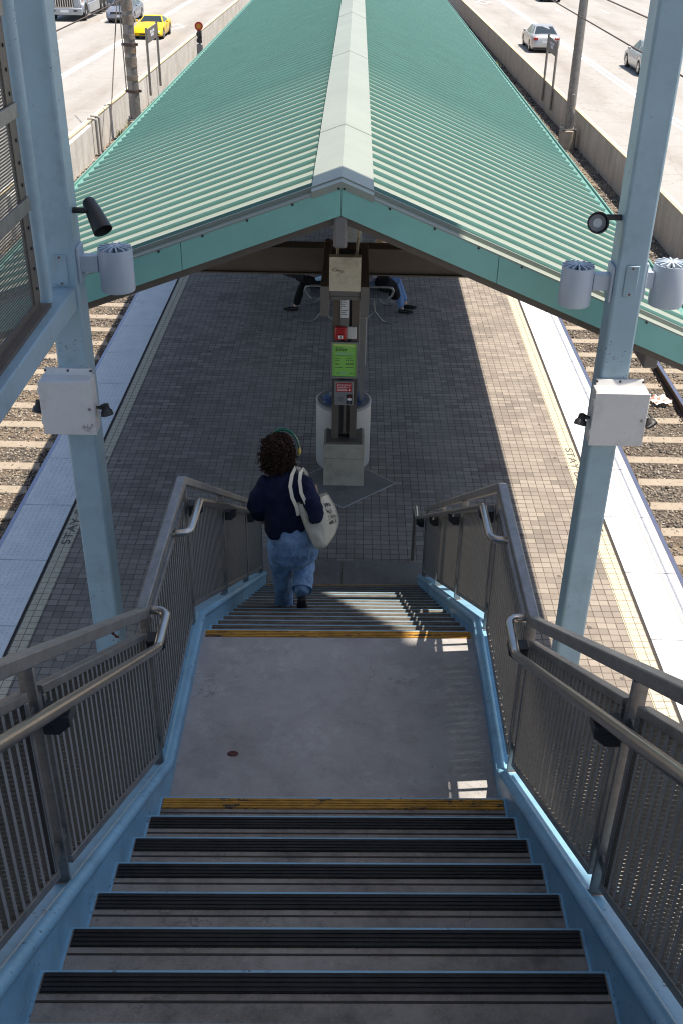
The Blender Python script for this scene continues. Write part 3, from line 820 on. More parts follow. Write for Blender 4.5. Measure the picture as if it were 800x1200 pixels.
def box_unit(x0, x1, label):
    root = thing('electrical_box', label, 'electrical box', ((x0+x1)/2, 7.5, 2.78), 'white electrical boxes on the blue posts')
    g = MB(); g.box(x0, x1, 7.44, 7.60, 2.785, 3.255); g.build('body', M['boxwhite'], root, bevel=.012)
    g = MB(); g.box(x0-.008, x1+.008, 7.425, 7.44, 2.79, 3.25); g.build('door', M['boxwhite'], root, bevel=.006)
    g = MB(); g.hexa([(x0+.02,7.56,3.255),(x1-.02,7.56,3.255),(x1-.02,7.60,3.255),(x0+.02,7.60,3.255),(x0+.02,7.58,3.30),(x1-.02,7.58,3.30),(x1-.02,7.60,3.30),(x0+.02,7.60,3.30)])
    g.build('mounting_flange', M['boxwhite'], root)
    g = MB()
    for dx in (.06, .5, .94): g.cyl((x0+(x1-x0)*dx,7.585,3.285),(x0+(x1-x0)*dx,7.570,3.285),.010,n=8)
    g.build('bolt', M['dark'], root)
    for z in (2.88, 3.14):
        g = MB(); g.box(x0-.016, x0-.004, 7.428, 7.452, z, z+.05); g.build('hinge', M['boxwhite'], root, bevel=.003)
    g = MB(); g.cyl((x1-.03,7.424,3.02),(x1-.03,7.417,3.02),.012,n=10); g.build('lock', M['galv'], root)
    return root
box_unit(-2.435, -2.025, 'white metal box on the left blue post above a black flood lamp')
box_unit(1.935, 2.350, 'sun topped white metal box on the right blue post above the stairs')

def flood(x, z, sx, tilt, label, xw, yaw=0):
    """small flood lamp on a short arm from a box side"""
    root = thing('flood_lamp', label, 'flood lamp', (x, 7.52, z), 'small flood lamps beside the white boxes')
    g = MB(); g.tube([(xw,7.52,z+.03),(x-sx*.045,7.52,z+.03)], .012, 8); g.cyl((x-sx*.045-.0,7.52,z+.03),(x-sx*.02,7.52,z+.03),.02,n=10); g.build('arm', M['dark'], root, smooth=50)
    d = Vector((sx*.25, -.55*math.cos(tilt), -math.sin(tilt)-.2)).normalized() if yaw == 0 else Vector((yaw, -.6, -.45)).normalized()
    c = Vector((x, 7.52, z))
    g = MB()
    g.revolve(c, d, [(-.064,.0),(-.06,.018),(-.048,.027),(-.016,.032),(0,.046),(.036,.052),(.036,.048),(.022,.043)], 20)
    for k in range(5):
        a = -.056+k*.0105; g.tube([c+d*a, c+d*(a+.004)], [.034,.034], 14)
    b = g.build('lamp_head', M['dark'], root, smooth=40)
    g = MB(); g.disc(c+d*.025, d, .043, 20); g.build('lens', M['lens'], b, recalc=False)
    return root
g = MB()
for k in range(14):
    a = (-2.135+.006*k+random.uniform(-.012,.012), 7.4235, 2.85+random.uniform(-.02,.03)); g.tube([a, (a[0]+random.uniform(-.02,.03), 7.4235, a[2]+random.uniform(-.03,.03)), (a[0]+random.uniform(-.01,.03), 7.4235, a[2]+random.uniform(-.02,.02))], .0014, 4)
o = g.build('scratch_marks', M['steelgrey']); o.parent = bpy.data.objects['electrical_box']; o.location = -o.parent.location
flood(-1.945, 2.965, 1, 1.2, 'black flood lamp tilted down beside the left white box over the platform', -2.02)
flood(-2.485, 2.985, -1, 1.2, 'black flood lamp half hidden behind the left white box over the track', -2.44)
flood(1.865, 2.965, -1, .9, 'black flood lamp tilted down on the platform side of the right white box', 1.93)
flood(2.415, 2.965, 1, .6, 'black flood lamp showing its round lens on the track side of the right white box', 2.355, .35)

def cyl_lamp(cx, sx, xw, zt, zb, r, label):
    root = thing('finned_lamp', label, 'wall lamp', (cx, 7.72, zb), 'finned cylinder lamps on the blue posts')
    y = 7.72
    g = MB(); g.lathe([(0,zb),(r*.92,zb),(r*.97,zb+.004),(r,zb+.015),(r,zt-.01),(r*.985,zt),(r*.93,zt),(r*.90,zt-.03),(0,zt-.03)], (cx,y,0), 40)
    b = g.build('lamp_body', M['lampgrey'], root, smooth=35)
    g = MB()
    for k in range(14):
        a = 2*math.pi*k/14+.1; u = Vector((math.cos(a), math.sin(a), 0)); w = Vector((-u.y, u.x, 0))*.006
        c = Vector((cx,y,zt-.03))
        p0 = c+u*.012; p1 = c+u*r*.97
        z1 = Vector((0,0,.05)); z2 = Vector((0,0,.042))
        g.hexa([p0-w, p1-w, p1+w, p0+w, p0-w+z1, p1-w+z2, p1+w+z2, p0+w+z1])
    g.cyl((cx,y,zt-.03),(cx,y,zt+.015),.03,n=14)
    g.build('cooling_fins', M['lampgrey'], root, bevel=.001)
    g = MB(); g.disc((cx,y,zb-.001),(0,0,-1), r*.8, 24); g.build('lens', M['lens'], root, recalc=False)
    xi = cx+sx*r*.97
    g = MB(); a, c = sorted((xi, xw+sx*.02)); g.box(a, c, y-.045, y+.045, zt-.18, zt-.055); g.build('arm', M['lampgrey'], root, bevel=.005)
    a, c = sorted((xw, xw-sx*.022)); g = MB(); g.box(a, c, y-.085, y+.085, zt-.26, zt+.02); g.build('wall_plate', M['lampgrey'], root, bevel=.006)
    return root
cyl_lamp(-1.795, -1, -2.075, 4.235, 3.905, .132, 'pale finned cylinder lamp bracketed to the left blue post')
cyl_lamp(1.722, 1, 1.985, 4.17, 3.865, .124, 'pale cylinder lamp with shaded fins on the platform side of the right blue post')
cyl_lamp(2.425, -1, 2.212, 4.20, 3.875, .130, 'pale cylinder lamp with sunlit white fins at the right edge of the picture')

def bullet(cx, y, z, d, xw, label, r=.085, L=.24):
    root = thing('spot_lamp', label, 'spot lamp', (cx, y, z), 'black bullet spot lamps')
    d = Vector(d).normalized(); c = Vector((cx, y, z))
    g = MB()
    g.revolve(c, d, [(-L*.57,0),(-L*.55,r*.5),(-L*.48,r*.66),(-L*.1,r*.82),(L*.46,r),(L*.46,r*.92),(L*.2,r*.80)], 28)
    b = g.build('lamp_head', M['dark'], root, smooth=35)
    g = MB(); g.disc(c+d*L*.225, d, r*.78, 24); g.disc(c+d*L*.24, d, r*.42, 20, 1); g.build('lens', [M['steelgrey'], M['lens']], b, recalc=False)
    g = MB(); sx = 1 if cx > xw else -1
    g.tube([(xw,y,z+.045),(xw+sx*.11,y,z+.045)], .022, 12); g.tube([(xw+sx*.02,y,z+.045),(xw+sx*.11,y,z+.045),tuple(c-d*L*.2)], .014, 10); g.build('arm', M['dark'], root, smooth=40)
bullet(-1.905, 7.70, 4.475, (.42,-.50,-.62), -2.075, 'black bullet spot lamp tilted down on the left blue post', .075, .27)
bullet(1.808, 7.70, 4.50, (-.10,-.93,.28), 1.985, 'black round spot lamp on the right blue post facing the stairs', .080, .20)

# mesh screen and its beam at the left
g = MB(); g.box(-2.31, -2.10, -2, 7.60, 3.785, 3.96)
tag(g.build('steel_beam', M['blue'], origin=(-2.2, 5, 3.785), bevel=.012), 'pale blue beam running from the left post under the mesh screen', 'beam')
scr = thing('mesh_screen', 'tall dark mesh screen with grey bars standing on the blue beam at the left', 'screen', (-2.24, 6, 3.96))
g = MB(); g.box(-2.30,-2.17,-2,7.18,3.9605,3.985); g.box(-2.26,-2.235,-2,7.14,3.985,4.03); g.build('bottom_channel', M['brown'], scr)
g = MB(); g.tube([(-2.235,7.27,3.962),(-2.235,7.27,8.48)], .055, 16); g.build('end_tube', M['blue'], scr, smooth=40)
g = MB(); g.box(-2.262,-2.236,7.02,7.16,4.03,8.4)
st = g.build('end_strip', M['brown'], scr)
g = MB()
for k in range(30):
    g = MB(); g.cyl((-2.236,7.10,4.12+.145*k),(-2.226,7.10,4.12+.145*k),.012,n=8); g.build('bolt', M['dark'], st)
for z in (4.66, 5.27, 5.88, 6.49, 7.1):
    g = MB(); g.box(-2.235,-2.218,-2,7.17,z,z+.095); b = g.build('mid_bar', M['galv'], scr, bevel=.003)
g = MB(); g.poly([(-2.245,-2,4.03),(-2.245,7.02,4.03),(-2.245,7.02,8.4),(-2.245,-2,8.4)]); g.build('mesh_sheet', M['mesh'], scr)

# ================================================================== PLATFORM CANOPY
YG, YEND = 8.20, 92.0
AX, AZ = -.09, 4.60
SLL, SLR = .364, .413
ELX, ERX = -3.354, 3.01
def roofz(x): return AZ - (SLL*(AX-x) if x < AX else SLR*(x-AX))
can = thing('platform_canopy', 'long green ribbed metal canopy with a pale ridge over the platform', 'canopy', (-.1, 8.2, 0))
P = .305
g = MB()
prof = [(0,0,0),(.205,0,0),(.208,.018,1),(.213,.0345,1),(.2145,.035,1),(.256,.0,1)]
n = int((YEND-YG-.14)/P)
for ex in (ELX, ERX):
    sl = SLL if ex < AX else SLR
    nx = (-sl if ex < AX else sl); nn = Vector((nx,0,1)).normalized()
    x0 = AX+(-.1 if ex < AX else .1)
    top = Vector((x0,0,roofz(x0))); bot = Vector((ex,0,roofz(ex)))
    pts = []
    for k in range(n):
        for dy, dn, mi in prof: pts.append((YG+.14+k*P+dy, dn, mi))
    pts.append((YG+.14+n*P, 0, 0))
    for (y0,d0,m0),(y1,d1,m1) in zip(pts[:-1], pts[1:]):
        a, b = top+nn*d0, top+nn*d1; c, d = bot+nn*d1, bot+nn*d0
        mi = 0 if m1 == 0 and m0 == 0 else 1
        g.poly([(a.x,y0,a.z),(b.x,y1,b.z),(c.x,y1,c.z),(d.x,y0,d.z)], mi)
roof = g.build('roof_sheet', [M['chalk'], M['green']], can, recalc=False)
me = roof.data
# ridge cap in lapped lengths
yj = [YG+.0, 10.45] + [10.45+2.62*k for k in range(1, 31)]
for i, (a, b) in enumerate(zip(yj[:-1], yj[1:])):
    g = MB(); e = .004*(i%2)
    for k, (xe, sl) in enumerate(((AX-.23, SLL), (AX+.25, SLR))):
        z0 = AZ+.052+e; z1 = z0-sl*abs(xe-AX)
        g.hexa([(AX,a,z0-.006),(xe,a,z1-.006),(xe,b+.02,z1-.006),(AX,b+.02,z0-.006),(AX,a,z0),(xe,a,z1),(xe,b+.02,z1),(AX,b+.02,z0)])
        g.hexa([(xe,a,z1-.07),(xe+(.004 if k else -.004),a,z1-.07),(xe+(.004 if k else -.004),b+.02,z1-.07),(xe,b+.02,z1-.07),(xe,a,z1),(xe+(.004 if k else -.004),a,z1),(xe+(.004 if k else -.004),b+.02,z1),(xe,b+.02,z1)])
    if i == 0:   # the cap is folded down over the gable edge
        for xe, sl in ((AX-.23, SLL), (AX+.25, SLR)):
            z0 = AZ+.052; z1 = z0-sl*abs(xe-AX)
            g.hexa([(AX,a-.020,z0-.055),(xe,a-.020,z1-.055),(xe,a,z1-.055),(AX,a,z0-.055),(AX,a-.020,z0),(xe,a-.020,z1),(xe,a,z1),(AX,a,z0)])
    g.build('ridge_cap', M['chalk'], roof)
# rake flashing on top of the gable edge, eave trims
g = MB()
for ex, sl in ((ELX, SLL), (ERX, SLR)):
    def zz(x, d=0): return AZ - sl*abs(x-AX) + d
    g.hexa([(AX,YG-.012,zz(AX,.012)),(ex,YG-.012,zz(ex,.012)),(ex,YG+.115,zz(ex,.012)),(AX,YG+.115,zz(AX,.012)),(AX,YG-.012,zz(AX,.024)),(ex,YG-.012,zz(ex,.024)),(ex,YG+.115,zz(ex,.024)),(AX,YG+.115,zz(AX,.024))])
    g.hexa([(AX,YG+.10,zz(AX,.024)),(ex,YG+.10,zz(ex,.024)),(ex,YG+.115,zz(ex,.024)),(AX,YG+.115,zz(AX,.024)),(AX,YG+.10,zz(AX,.062)),(ex,YG+.10,zz(ex,.062)),(ex,YG+.115,zz(ex,.062)),(AX,YG+.115,zz(AX,.062))])
rk = g.build('rake_flashing', M['chalk'], can)
g = MB()
for k in range(8):
    for sgn, sl in ((-1,SLL),(1,SLR)):
        x = AX+sgn*(.02+.36*k); z = AZ-sl*abs(x-AX)
        g.cyl((x,YG-.014,z+.004),(x,YG-.022,z+.004),.010,n=8)
g.build('screw', M['dark'], rk)
# fascia boards with dark seams between them
for ex, sl in ((ELX, SLL), (ERX, SLR)):
    xs = [AX, AX+(1.27 if ex > 0 else -1.28), ex]
    for a, b in zip(xs[:-1], xs[1:]):
        s_ = 1 if b > a else -1
        a_, b_ = a+s_*.0025, b-s_*.0025
        g = MB(); za, zb_ = AZ-sl*abs(a_-AX), AZ-sl*abs(b_-AX)
        D = .215
        g.hexa([(a_,YG-.012,za-D),(b_,YG-.012,zb_-D),(b_,YG+.03,zb_-D),(a_,YG+.03,za-D),(a_,YG-.012,za+.011),(b_,YG-.012,zb_+.011),(b_,YG+.03,zb_+.011),(a_,YG+.03,za+.011)])
        g.build('fascia', M['trim'], can)
for ex in (ELX, ERX):
    s_ = 1 if ex > 0 else -1; ze = roofz(ex)
    g = MB(); a, b = sorted((ex-s_*.005, ex+s_*.09))
    g.box(a, b, YG, YEND, ze-.16, ze-.015); g.box(min(ex+s_*.075, ex+s_*.09), max(ex+s_*.075, ex+s_*.09), YG, YEND, ze-.015, ze+.012)
    g.build('gutter', M['green'], can)
# dark underside: gable rafters, soffit deck, purlins, beams
g = MB()
for ex, sl in ((ELX, SLL), (ERX, SLR)):
    za, zb_ = AZ-.06, AZ-.06-sl*abs(ex-AX)
    g.hexa([(AX,YG+.05,za-.02),(ex,YG+.05,zb_-.02),(ex,YEND,zb_-.02),(AX,YEND,za-.02),(AX,YG+.05,za),(ex,YG+.05,zb_),(ex,YEND,zb_),(AX,YEND,za)])
g.build('soffit', M['brown'], can)
for ex, sl in ((ELX, SLL), (ERX, SLR)):
    g = MB(); za, zb_ = AZ-.20, AZ-.20-sl*abs(ex-AX)
    g.hexa([(AX,YG+.05,za-.088),(ex,YG+.05,zb_-.088),(ex,YG+.15,zb_-.088),(AX,YG+.15,za-.088),(AX,YG+.05,za),(ex,YG+.05,zb_),(ex,YG+.15,zb_),(AX,YG+.15,za)])
    g.build('gable_rafter', M['brown'], can)
g = MB(); g.box(-.148,-.040,YG+.005,YEND,4.115,4.385); g.build('ridge_beam', M['greige'], can, bevel=.022)
for xe, z0, z1 in ((2.62, 2.96, 3.21), (-3.02, 3.0, 3.25)):
    g = MB(); g.box(xe, xe+.125, 8.62, YEND, z0, z1); g.build('eave_beam', M['greige'], can, bevel=.015)
for yb in (12.0, 22.5, 33.0):
    g = MB(); g.box(-3.0, 2.75, yb, yb+.16, 2.68, 2.955); g.box(-3.0, 2.75, yb-.05, yb+.21, 2.955, 2.985); g.box(-3.0, 2.75, yb-.05, yb+.21, 2.665, 2.68)
    g.build('cross_beam', M['brown'], can)
    y0 = yb-1.55
    for xa in (-.315, .100):
        g = MB(); g.box(xa, xa+.088, y0, yb-.06, 2.715, 3.035); b = g.build('cantilever_beam', M['brown'], can, bevel=.004)
        e = MB(); e.box(xa-.002, xa+.090, y0-.010, y0, 2.712, 3.038); e.build('end_plate', M['greige'], b)
    g = MB(); g.hexa([(-.226,y0-.01,2.99),(.098,y0-.01,2.99),(.098,y0+.15,2.99),(-.226,y0+.15,2.99),(-.226,y0+.05,3.335),(.098,y0+.05,3.335),(.098,y0+.15,3.335),(-.226,y0+.15,3.335)])
    cs_ = g.build('cover_panel', M['beige'], can, bevel=.004)
    g = MB()
    if yb == 12.0:
        for k in range(9):
            a = (-.20+.012*k, 10.470+.0, 3.235-.005*k+random.uniform(-.012,.012)); g.tube([(a[0],10.434+.0*k,a[2]),(a[0]+.010,10.434,a[2]-random.uniform(.0,.02)),(a[0]+.016,10.436,a[2]+.008)], .003, 4)
        g.build('scribble', M['ink'], cs_)
    g = MB(); g.box(-.224,.098,y0+.02,y0+.06,2.885,2.988); g.box(-.218,.092,y0+.012,y0+.02,2.90,2.925); g.build('end_bracket', M['greige'], can, bevel=.004)
    yc = yb-.30
    for xa in (-.205, .012):
        g = MB()
        g.box(xa, xa+.088, yc, yc+.012, .62, 2.95); g.box(xa, xa+.012 if xa < -.1 else xa+.012, yc+.012, yc+.20, .62, 2.95)
        g.box(xa+(.076 if xa > -.1 else 0), xa+(.088 if xa > -.1 else .012), yc+.012, yc+.21, .62, 2.94)
        g.box(xa, xa+.088, yc+.20, yc+.212, .62, 2.95)
        g.build('column_channel', M['brown'], can, bevel=.002)
    g = MB(); g.box(-.12,.02,yc+.06,yc+.10,.66,2.9); g.tube([(-.05,yc+.03,.7),(-.05,yc+.03,2.6)], .022, 8); g.build('column_web', M['brown'], can)
    pl = MB(); pl.box(-.275,.180,yc-.10,yc+.33,.60,.625); pl.build('base_plate', M['brown'], can, bevel=.004)
    g = MB(); g.box(-.300,.207,yc-.125,yc+.36,0,.395); g.box(-.297,.204,yc-.120,yc+.355,.395,.405); g.box(-.303,.210,yc-.128,yc+.363,.405,.60)
    g.build('plinth', M['plinth'], can, bevel=.012)
g = MB()
for xa, dx in ((-.19,.02),(.09,-.02)): g.tube([(xa,11.2,3.02),(xa+dx*2,11.3,3.10),(xa+dx,11.9,3.12),(xa,12.0,3.6)], .016, 8)
g.build('cable', M['beige'], can, smooth=50)

# things fixed to the column --------------------------------------------------
YC = 11.70
g = MB(); g.box(-.118,-.018,YC-.012,YC-.002,2.10,2.62)
bk = tag(g.build('notice_board', M['greige'], origin=(-.07,YC,2.1)), 'narrow white printed notice high on the dark column', 'notice')
g = MB(); g.box(-.114,-.022,YC-.016,YC-.012,2.235,2.60); p = g.build('paper', M['paper'], bk)
p.location = (0,0,0)
g = MB()
for k in range(13):
    z = 2.575-.025*k; 
    if k in (4, 9): continue
    g.box(-.108,-.108+random.uniform(.04,.078),YC-.0175,YC-.016,z,z+.006)
q = g.build('printed_lines', M['ink'], p)
def pframe(name, label, cat, x0, x1, z0, z1, ym, mat, d=.03):
    g = MB(); t = .018
    g.box(x0,x1,ym-d,ym,z0,z0+t); g.box(x0,x1,ym-d,ym,z1-t,z1); g.box(x0,x0+t,ym-d,ym,z0+t,z1-t); g.box(x1-t,x1,ym-d,ym,z0+t,z1-t); g.box(x0+t,x1-t,ym-d*.4,ym,z0+t,z1-t)
    o = g.build(name, mat, origin=((x0+x1)/2, ym, z0)); return tag(o, label, cat)
fa = thing('fire_alarm', 'red fire alarm call point with a pale plate on the dark column', 'fire alarm', (-.06, YC, 1.96))
g = MB(); g.box(-.178,-.045,YC-.055,YC,1.965,2.13); b = g.build('housing', M['red'], fa, bevel=.018)
g = MB(); g.box(-.150,-.074,YC-.066,YC-.055,2.05,2.10); g.box(-.145,-.079,YC-.066,YC-.055,2.035,2.045); g.build('pull_bar', M['red'], b, bevel=.005)
g = MB(); g.box(-.138,-.086,YC-.0575,YC-.0555,1.985,2.028); lbl = g.build('label', M['white'], b)
g = MB(); g.box(-.116,-.106,YC-.059,YC-.0576,1.99,2.023); g.build('mark', M['ink'], lbl)
g = MB(); g.box(-.045,.075,YC-.02,YC,1.97,2.125); pp = g.build('pale_plate', M['steelgrey'], fa, bevel=.01); pp.data.materials[0] = M['boxwhite']
po = pframe('poster_case', 'lime green poster in a grey frame on the dark column', 'poster', -.222, .098, 1.465, 1.935, YC-.005, M['steelgrey'])
g = MB(); g.box(-.203,.080,YC-.0185,YC-.0175,1.485,1.915); pa = g.build('poster', M['lime'], po)
g = MB(); g.hexa([(-.200,YC-.0195,1.885),(.078,YC-.0195,1.868),(.078,YC-.0186,1.868),(-.200,YC-.0186,1.885),(-.200,YC-.0195,1.908),(.078,YC-.0195,1.890),(.078,YC-.0186,1.890),(-.200,YC-.0186,1.908)]); g.build('yellow_band', M['yellowpaper'], pa)
g = MB()
def lines(x0, x1, z, n, h=.007):
    x = x0
    while x < x1-.01:
        w = random.uniform(.012,.034); w = min(w, x1-x); g.box(x, x+w, YC-.0198, YC-.0187, z, z+h); x += w+.006
for z, a, b in ((1.850,-.165,-.085),(1.832,-.165,-.03),(1.814,-.165,-.045)): lines(z0 if False else a, b, z, 1, .010)
lines(-.165,.045,1.750,1); 
for z in (1.715,1.690,1.655,1.640,1.600):
    lines(-.165,-.115 if z > 1.61 else -.08,z,1); lines(-.05,.045,z,1)
lines(-.15,-.11,1.525,1); lines(.0,.05,1.525,1)
g.build('printed_lines', M['ink'], pa)
g = MB(); 
lines(-.165,.04,1.785,1,.008); lines(-.165,-.02,1.772,1,.006); lines(-.11,-.05,1.522,1,.014); g.build('pale_lines', M['paleblue'], pa)
ph = thing('emergency_phone', 'grey emergency call box with a red sign on the dark column', 'call box', (-.06, YC, 1.12))
g = MB(); g.box(-.172,.055,YC-.06,YC,1.115,1.435); b = g.build('housing', M['steelgrey'], ph, bevel=.008)
g = MB(); g.box(-.150,.030,YC-.063,YC-.060,1.300,1.415); sg = g.build('sign', M['red'], b)
fm = lambda x, z, y=YC-.0635: frame((x,y,z), (1,0,0), (0,0,1))
text('lettering', 'Emergency', .036, M['white'], fm(-.142,1.392), sg)
text('lettering', 'Assistance', .034, M['white'], fm(-.142,1.362), sg)
g = MB(); g.poly([(-.005,YC-.0637,1.312),(.024,YC-.0637,1.326),(-.005,YC-.0637,1.340)]); g.box(-.142,-.03,YC-.0637,YC-.063,1.332,1.339); g.box(-.142,-.02,YC-.0637,YC-.063,1.316,1.323); g.build('arrow', M['white'], sg, recalc=False)
g = MB(); g.box(-.03,.04,YC-.064,YC-.060,1.135,1.265); k = g.build('push_panel', M['dark'], b, bevel=.003)
g = MB(); g.cyl((.005,YC-.064,1.16),(.005,YC-.075,1.16),.018,n=16); g.build('button', M['chrome'], k)
g = MB(); g.cyl((.005,YC-.064,1.235),(.005,YC-.070,1.235),.011,n=12); g.build('indicator', M['red'], k)
g = MB(); g.box(-.02,.03,YC-.0655,YC-.064,1.185,1.215); g.build('braille_plate', M['white'], k)
g = MB(); g.cyl((-.10,YC-.060,1.20),(-.10,YC-.063,1.20),.035,n=20); g.build('speaker_grille', M['greige'], b)
# tall narrow display case edge-on behind the column
dc = thing('display_case', 'slim steel display case standing edge on behind the dark column', 'display case', (.17, 12.35, 0))
g = MB(); g.box(.115,.195,12.18,12.9,1.40,2.36); g.build('case', M['steelgrey'], dc, bevel=.006)
g = MB(); g.box(.195,.203,12.20,12.88,1.42,2.34); g.build('glass_panel', M['lens'], dc)
g = MB(); g.box(.135,.19,12.24,12.30,0,1.40); g.build('leg', M['steelgrey'], dc)
g = MB(); g.box(.135,.19,12.78,12.84,0,1.40); g.build('leg', M['steelgrey'], dc)
# litter bin ------------------------------------------------------------------
bn = thing('litter_bin', 'round pale concrete litter bin with blue liner behind the column plinth', 'litter bin', (-.065, 12.26, 0))
bc = (-.065, 12.28, 0)
g = MB(); g.lathe([(.34,.0),(.352,.02),(.352,.86),(.345,.885),(.30,.885)], bc, 48); g.build('drum', M['binconc'], bn, smooth=40)
g = MB(); g.lathe([(.352,.872),(.358,.885),(.352,.905),(.33,.915),(.262,.905),(.25,.885),(.25,.84)], bc, 48); g.build('rim', M['steelgrey'], bn, smooth=50)
g = MB(); rg = []
for r, z in ((.275,.912),(.252,.915),(.245,.85),(.225,.70),(.18,.55),(.02,.5)):
    rg.append([Vector(bc)+Vector(((r+.012*math.sin(a*9)+.006*math.sin(a*17+z*20))*math.cos(a), (r+.012*math.sin(a*9))*math.sin(a), z+.008*math.sin(a*7))) for a in [2*math.pi*i/72 for i in range(72)]])
g.rings(rg, caps=False); g.build('liner', M['blue_liner'], bn, smooth=60)
# paper scrap on the right track
g = MB(); c = Vector((5.5, 16.75, ZB+.06)); pts = {}
N = 7
for i in range(N):
    for j in range(N):
        pts[i,j] = c+Vector(((i-3)*.055+random.uniform(-.02,.02), (j-3)*.05+random.uniform(-.02,.02), random.uniform(0,.07)))
for i in range(N-1):
    for j in range(N-1):
        if (i,j) in ((0,0),(5,5),(0,5),(5,0)): continue
        g.poly([pts[i,j],pts[i+1,j],pts[i+1,j+1],pts[i,j+1]], 1 if (i*3+j*5)%7 < 2 else 0)
tag(g.build('paper_scrap', [M['white'], pm('pink_print', (.55,.20,.14), .7)]), 'crumpled white and pink paper scrap lying on the right track', 'litter')

# ================================================================== FAR THINGS BESIDE THE FREEWAY
# catenary masts
def mast(x, y, z0, label, rusty):
    root = thing('catenary_mast', label, 'mast', (x, y, z0))
    g = MB(); g.lathe([(0,z0-.4),(.30,z0-.4),(.30,z0+.62),(.27,z0+.65),(0,z0+.65)], (x,y,0), 24); g.build('foundation', M['plinth'], root, smooth=40)
    g = MB(); g.box(x-.25,x+.25,y-.25,y+.25,z0+.65,z0+.69)
    for dx in (-.19,.19):
        for dy in (-.19,.19): g.cyl((x+dx,y+dy,z0+.69),(x+dx,y+dy,z0+.80),.025,n=6)
    g.build('base_plate', M['galv'], root)
    r0, r1 = (.195,.165) if rusty else (.165,.12)
    g = MB(); g.tube([(x,y,z0+.69),(x,y,z0+9.5)], [r0, r1], 20); sh = g.build('shaft', M['galv'], root, smooth=40)
    if rusty:
        g = MB()
        rb = pm('rusty_notice_band', (.20,.165,.13), .8, var=.5, scale=5, fine=18, dirt=((.24,.10,.03),.8))
        for k in range(8):
            g = MB(); z = z0+1.95+k*.44; g.tube([(x,y,z),(x,y,z+.30 if k%3 else z+.15)], [r0+.008]*2, 20); g.build('wrap_band', rb, sh, smooth=40)
        g = MB()
        for z in (z0+1.55, z0+3.05): g.tube([(x,y,z),(x,y,z+.10)], [r0+.02]*2, 16); g.box(x-.28,x+.28,y-.05,y+.05,z+.01,z+.09)
        g.build('clamp', M['rail'], sh)
        g = MB(); g.tube([(x-r0-.04,y-.05,z0+1.6),(x-r0-.04,y-.05,z0+9)], .022, 6); g.build('conduit', M['galv'], sh, smooth=50)
    else:
        g = MB(); g.box(x-.05,x+.05,y-r0-.05,y-r0+.02,z0+1.45,z0+1.85); g.build('hand_hole', M['galv'], sh, bevel=.01)
    return root
mast(-7.76, 38.6, -1.22, 'rust banded grey mast between the left track and the freeway wall', True)
mast(7.52, 38.3, -1.22, 'smooth grey tubular mast beside the right freeway wall', False)
# overhead wires
def wire(name, x, zfn, label, r=.011):
    g = MB(); g.tube([(x, y, zfn(y)) for y in range(-20, 141, 8)], r, 6, caps=True)
    return tag(g.build(name, M['rail'], smooth=60, origin=(x,40,zfn(40))), label, 'wire', 'overhead wires')
wire('contact_wire', -5.35, lambda y: 4.33, 'thin overhead wire crossing the truck at the upper left', .013)
wire('contact_wire', 5.10, lambda y: 4.16, 'lower overhead wire above the right track', .015)
wire('messenger_wire', 5.10, lambda y: 4.72+.0006*(y-28)**2*.2, 'upper overhead wire above the right track', .015)
for y in (26.4, 38.5):
    g = MB(); g.cyl((5.10,y,4.16),(5.10,y,4.73),.006,n=5); g.cyl((5.10,y,4.13),(5.10,y,4.19),.022,n=8)
    tag(g.build('wire_dropper', M['rail'], origin=(5.1,y,4.16)), 'short upright dropper tying the two right overhead wires', 'wire dropper', 'droppers of the right wires')
g = MB(); g.tube([(-8.0,34.8,-1.2),(-8.25,39.5,3.2),(-8.6,43,6.5)], .018, 6)
tag(g.build('guy_wire', M['rail'], smooth=60, origin=(-8,34.8,-1.2)), 'slanting guy wire in front of the yellow sports car', 'wire')
# signs on two posts
def far_sign(x, ys, label, flip):
    root = thing('roadside_sign', label, 'sign', (x, sum(ys)/2, -1.15))
    for y in ys:
        g = MB(); g.tube([(x,y,-.95),(x,y,1.62)], .05, 10); g.build('post', M['galv'], root, smooth=50)
    y0, y1 = min(ys), max(ys)
    g = MB(); g.box(x-.02,x+.02,y0+.05,y1-.05,1.02,1.55); p = g.build('panel', M['steelgrey'], root, bevel=.005)
    p.data.materials[0] = M['greige']
    g = MB(); xo = x+.024 if x < 0 else x-.024
    for k, (a, b, z) in enumerate(((.30,.44,1.33),(.47,.55,1.33),(.58,.70,1.33),(.36,.62,1.20))):
        g.box(xo-.003,xo+.003,y0+(y1-y0)*a,y0+(y1-y0)*b,z,z+.10)
    g.build('lettering', M['paper'], p)
far_sign(-8.50, (45.8, 48.3), 'small dark sign on two posts at the left freeway wall near the yellow car', 1)
far_sign(7.86, (44.2, 46.4), 'small dark sign on two posts at the right freeway wall near the silver sedan', -1)
# track signal
sg = thing('track_signal', 'track signal with a round red and yellow target beside the canopy eave', 'signal', (-7.55, 54.5, -1.39))
x, y = -7.55, 54.5
g = MB(); g.box(x-.25,x+.25,y-.25,y+.25,-1.5,-1.2); g.tube([(x,y,-1.2),(x,y,.2)], .05, 10); g.build('mast', M['galv'], sg)
g = MB(); g.box(x-.16,x+.16,y-.16,y+.12,-.95,-.45); g.box(x-.14,x+.14,y-.14,y+.10,-.42,.0); g.build('relay_case', M['steelgrey'], sg, bevel=.02)
g = MB(); 
for z in (.18, .46): g.tube([(x,y+.08,z),(x,y-.05,z),(x,y-.17,z+.01)], [.10,.13,.13], 14)
g.box(x-.10,x+.10,y,y+.14,.05,.60); g.build('signal_head', M['dark'], sg, smooth=40)
g = MB(); g.tube([(x,y-.02,.80),(x,y-.06,.80)], [.20,.20], 24); t = g.build('target', M['red'], sg, smooth=40)
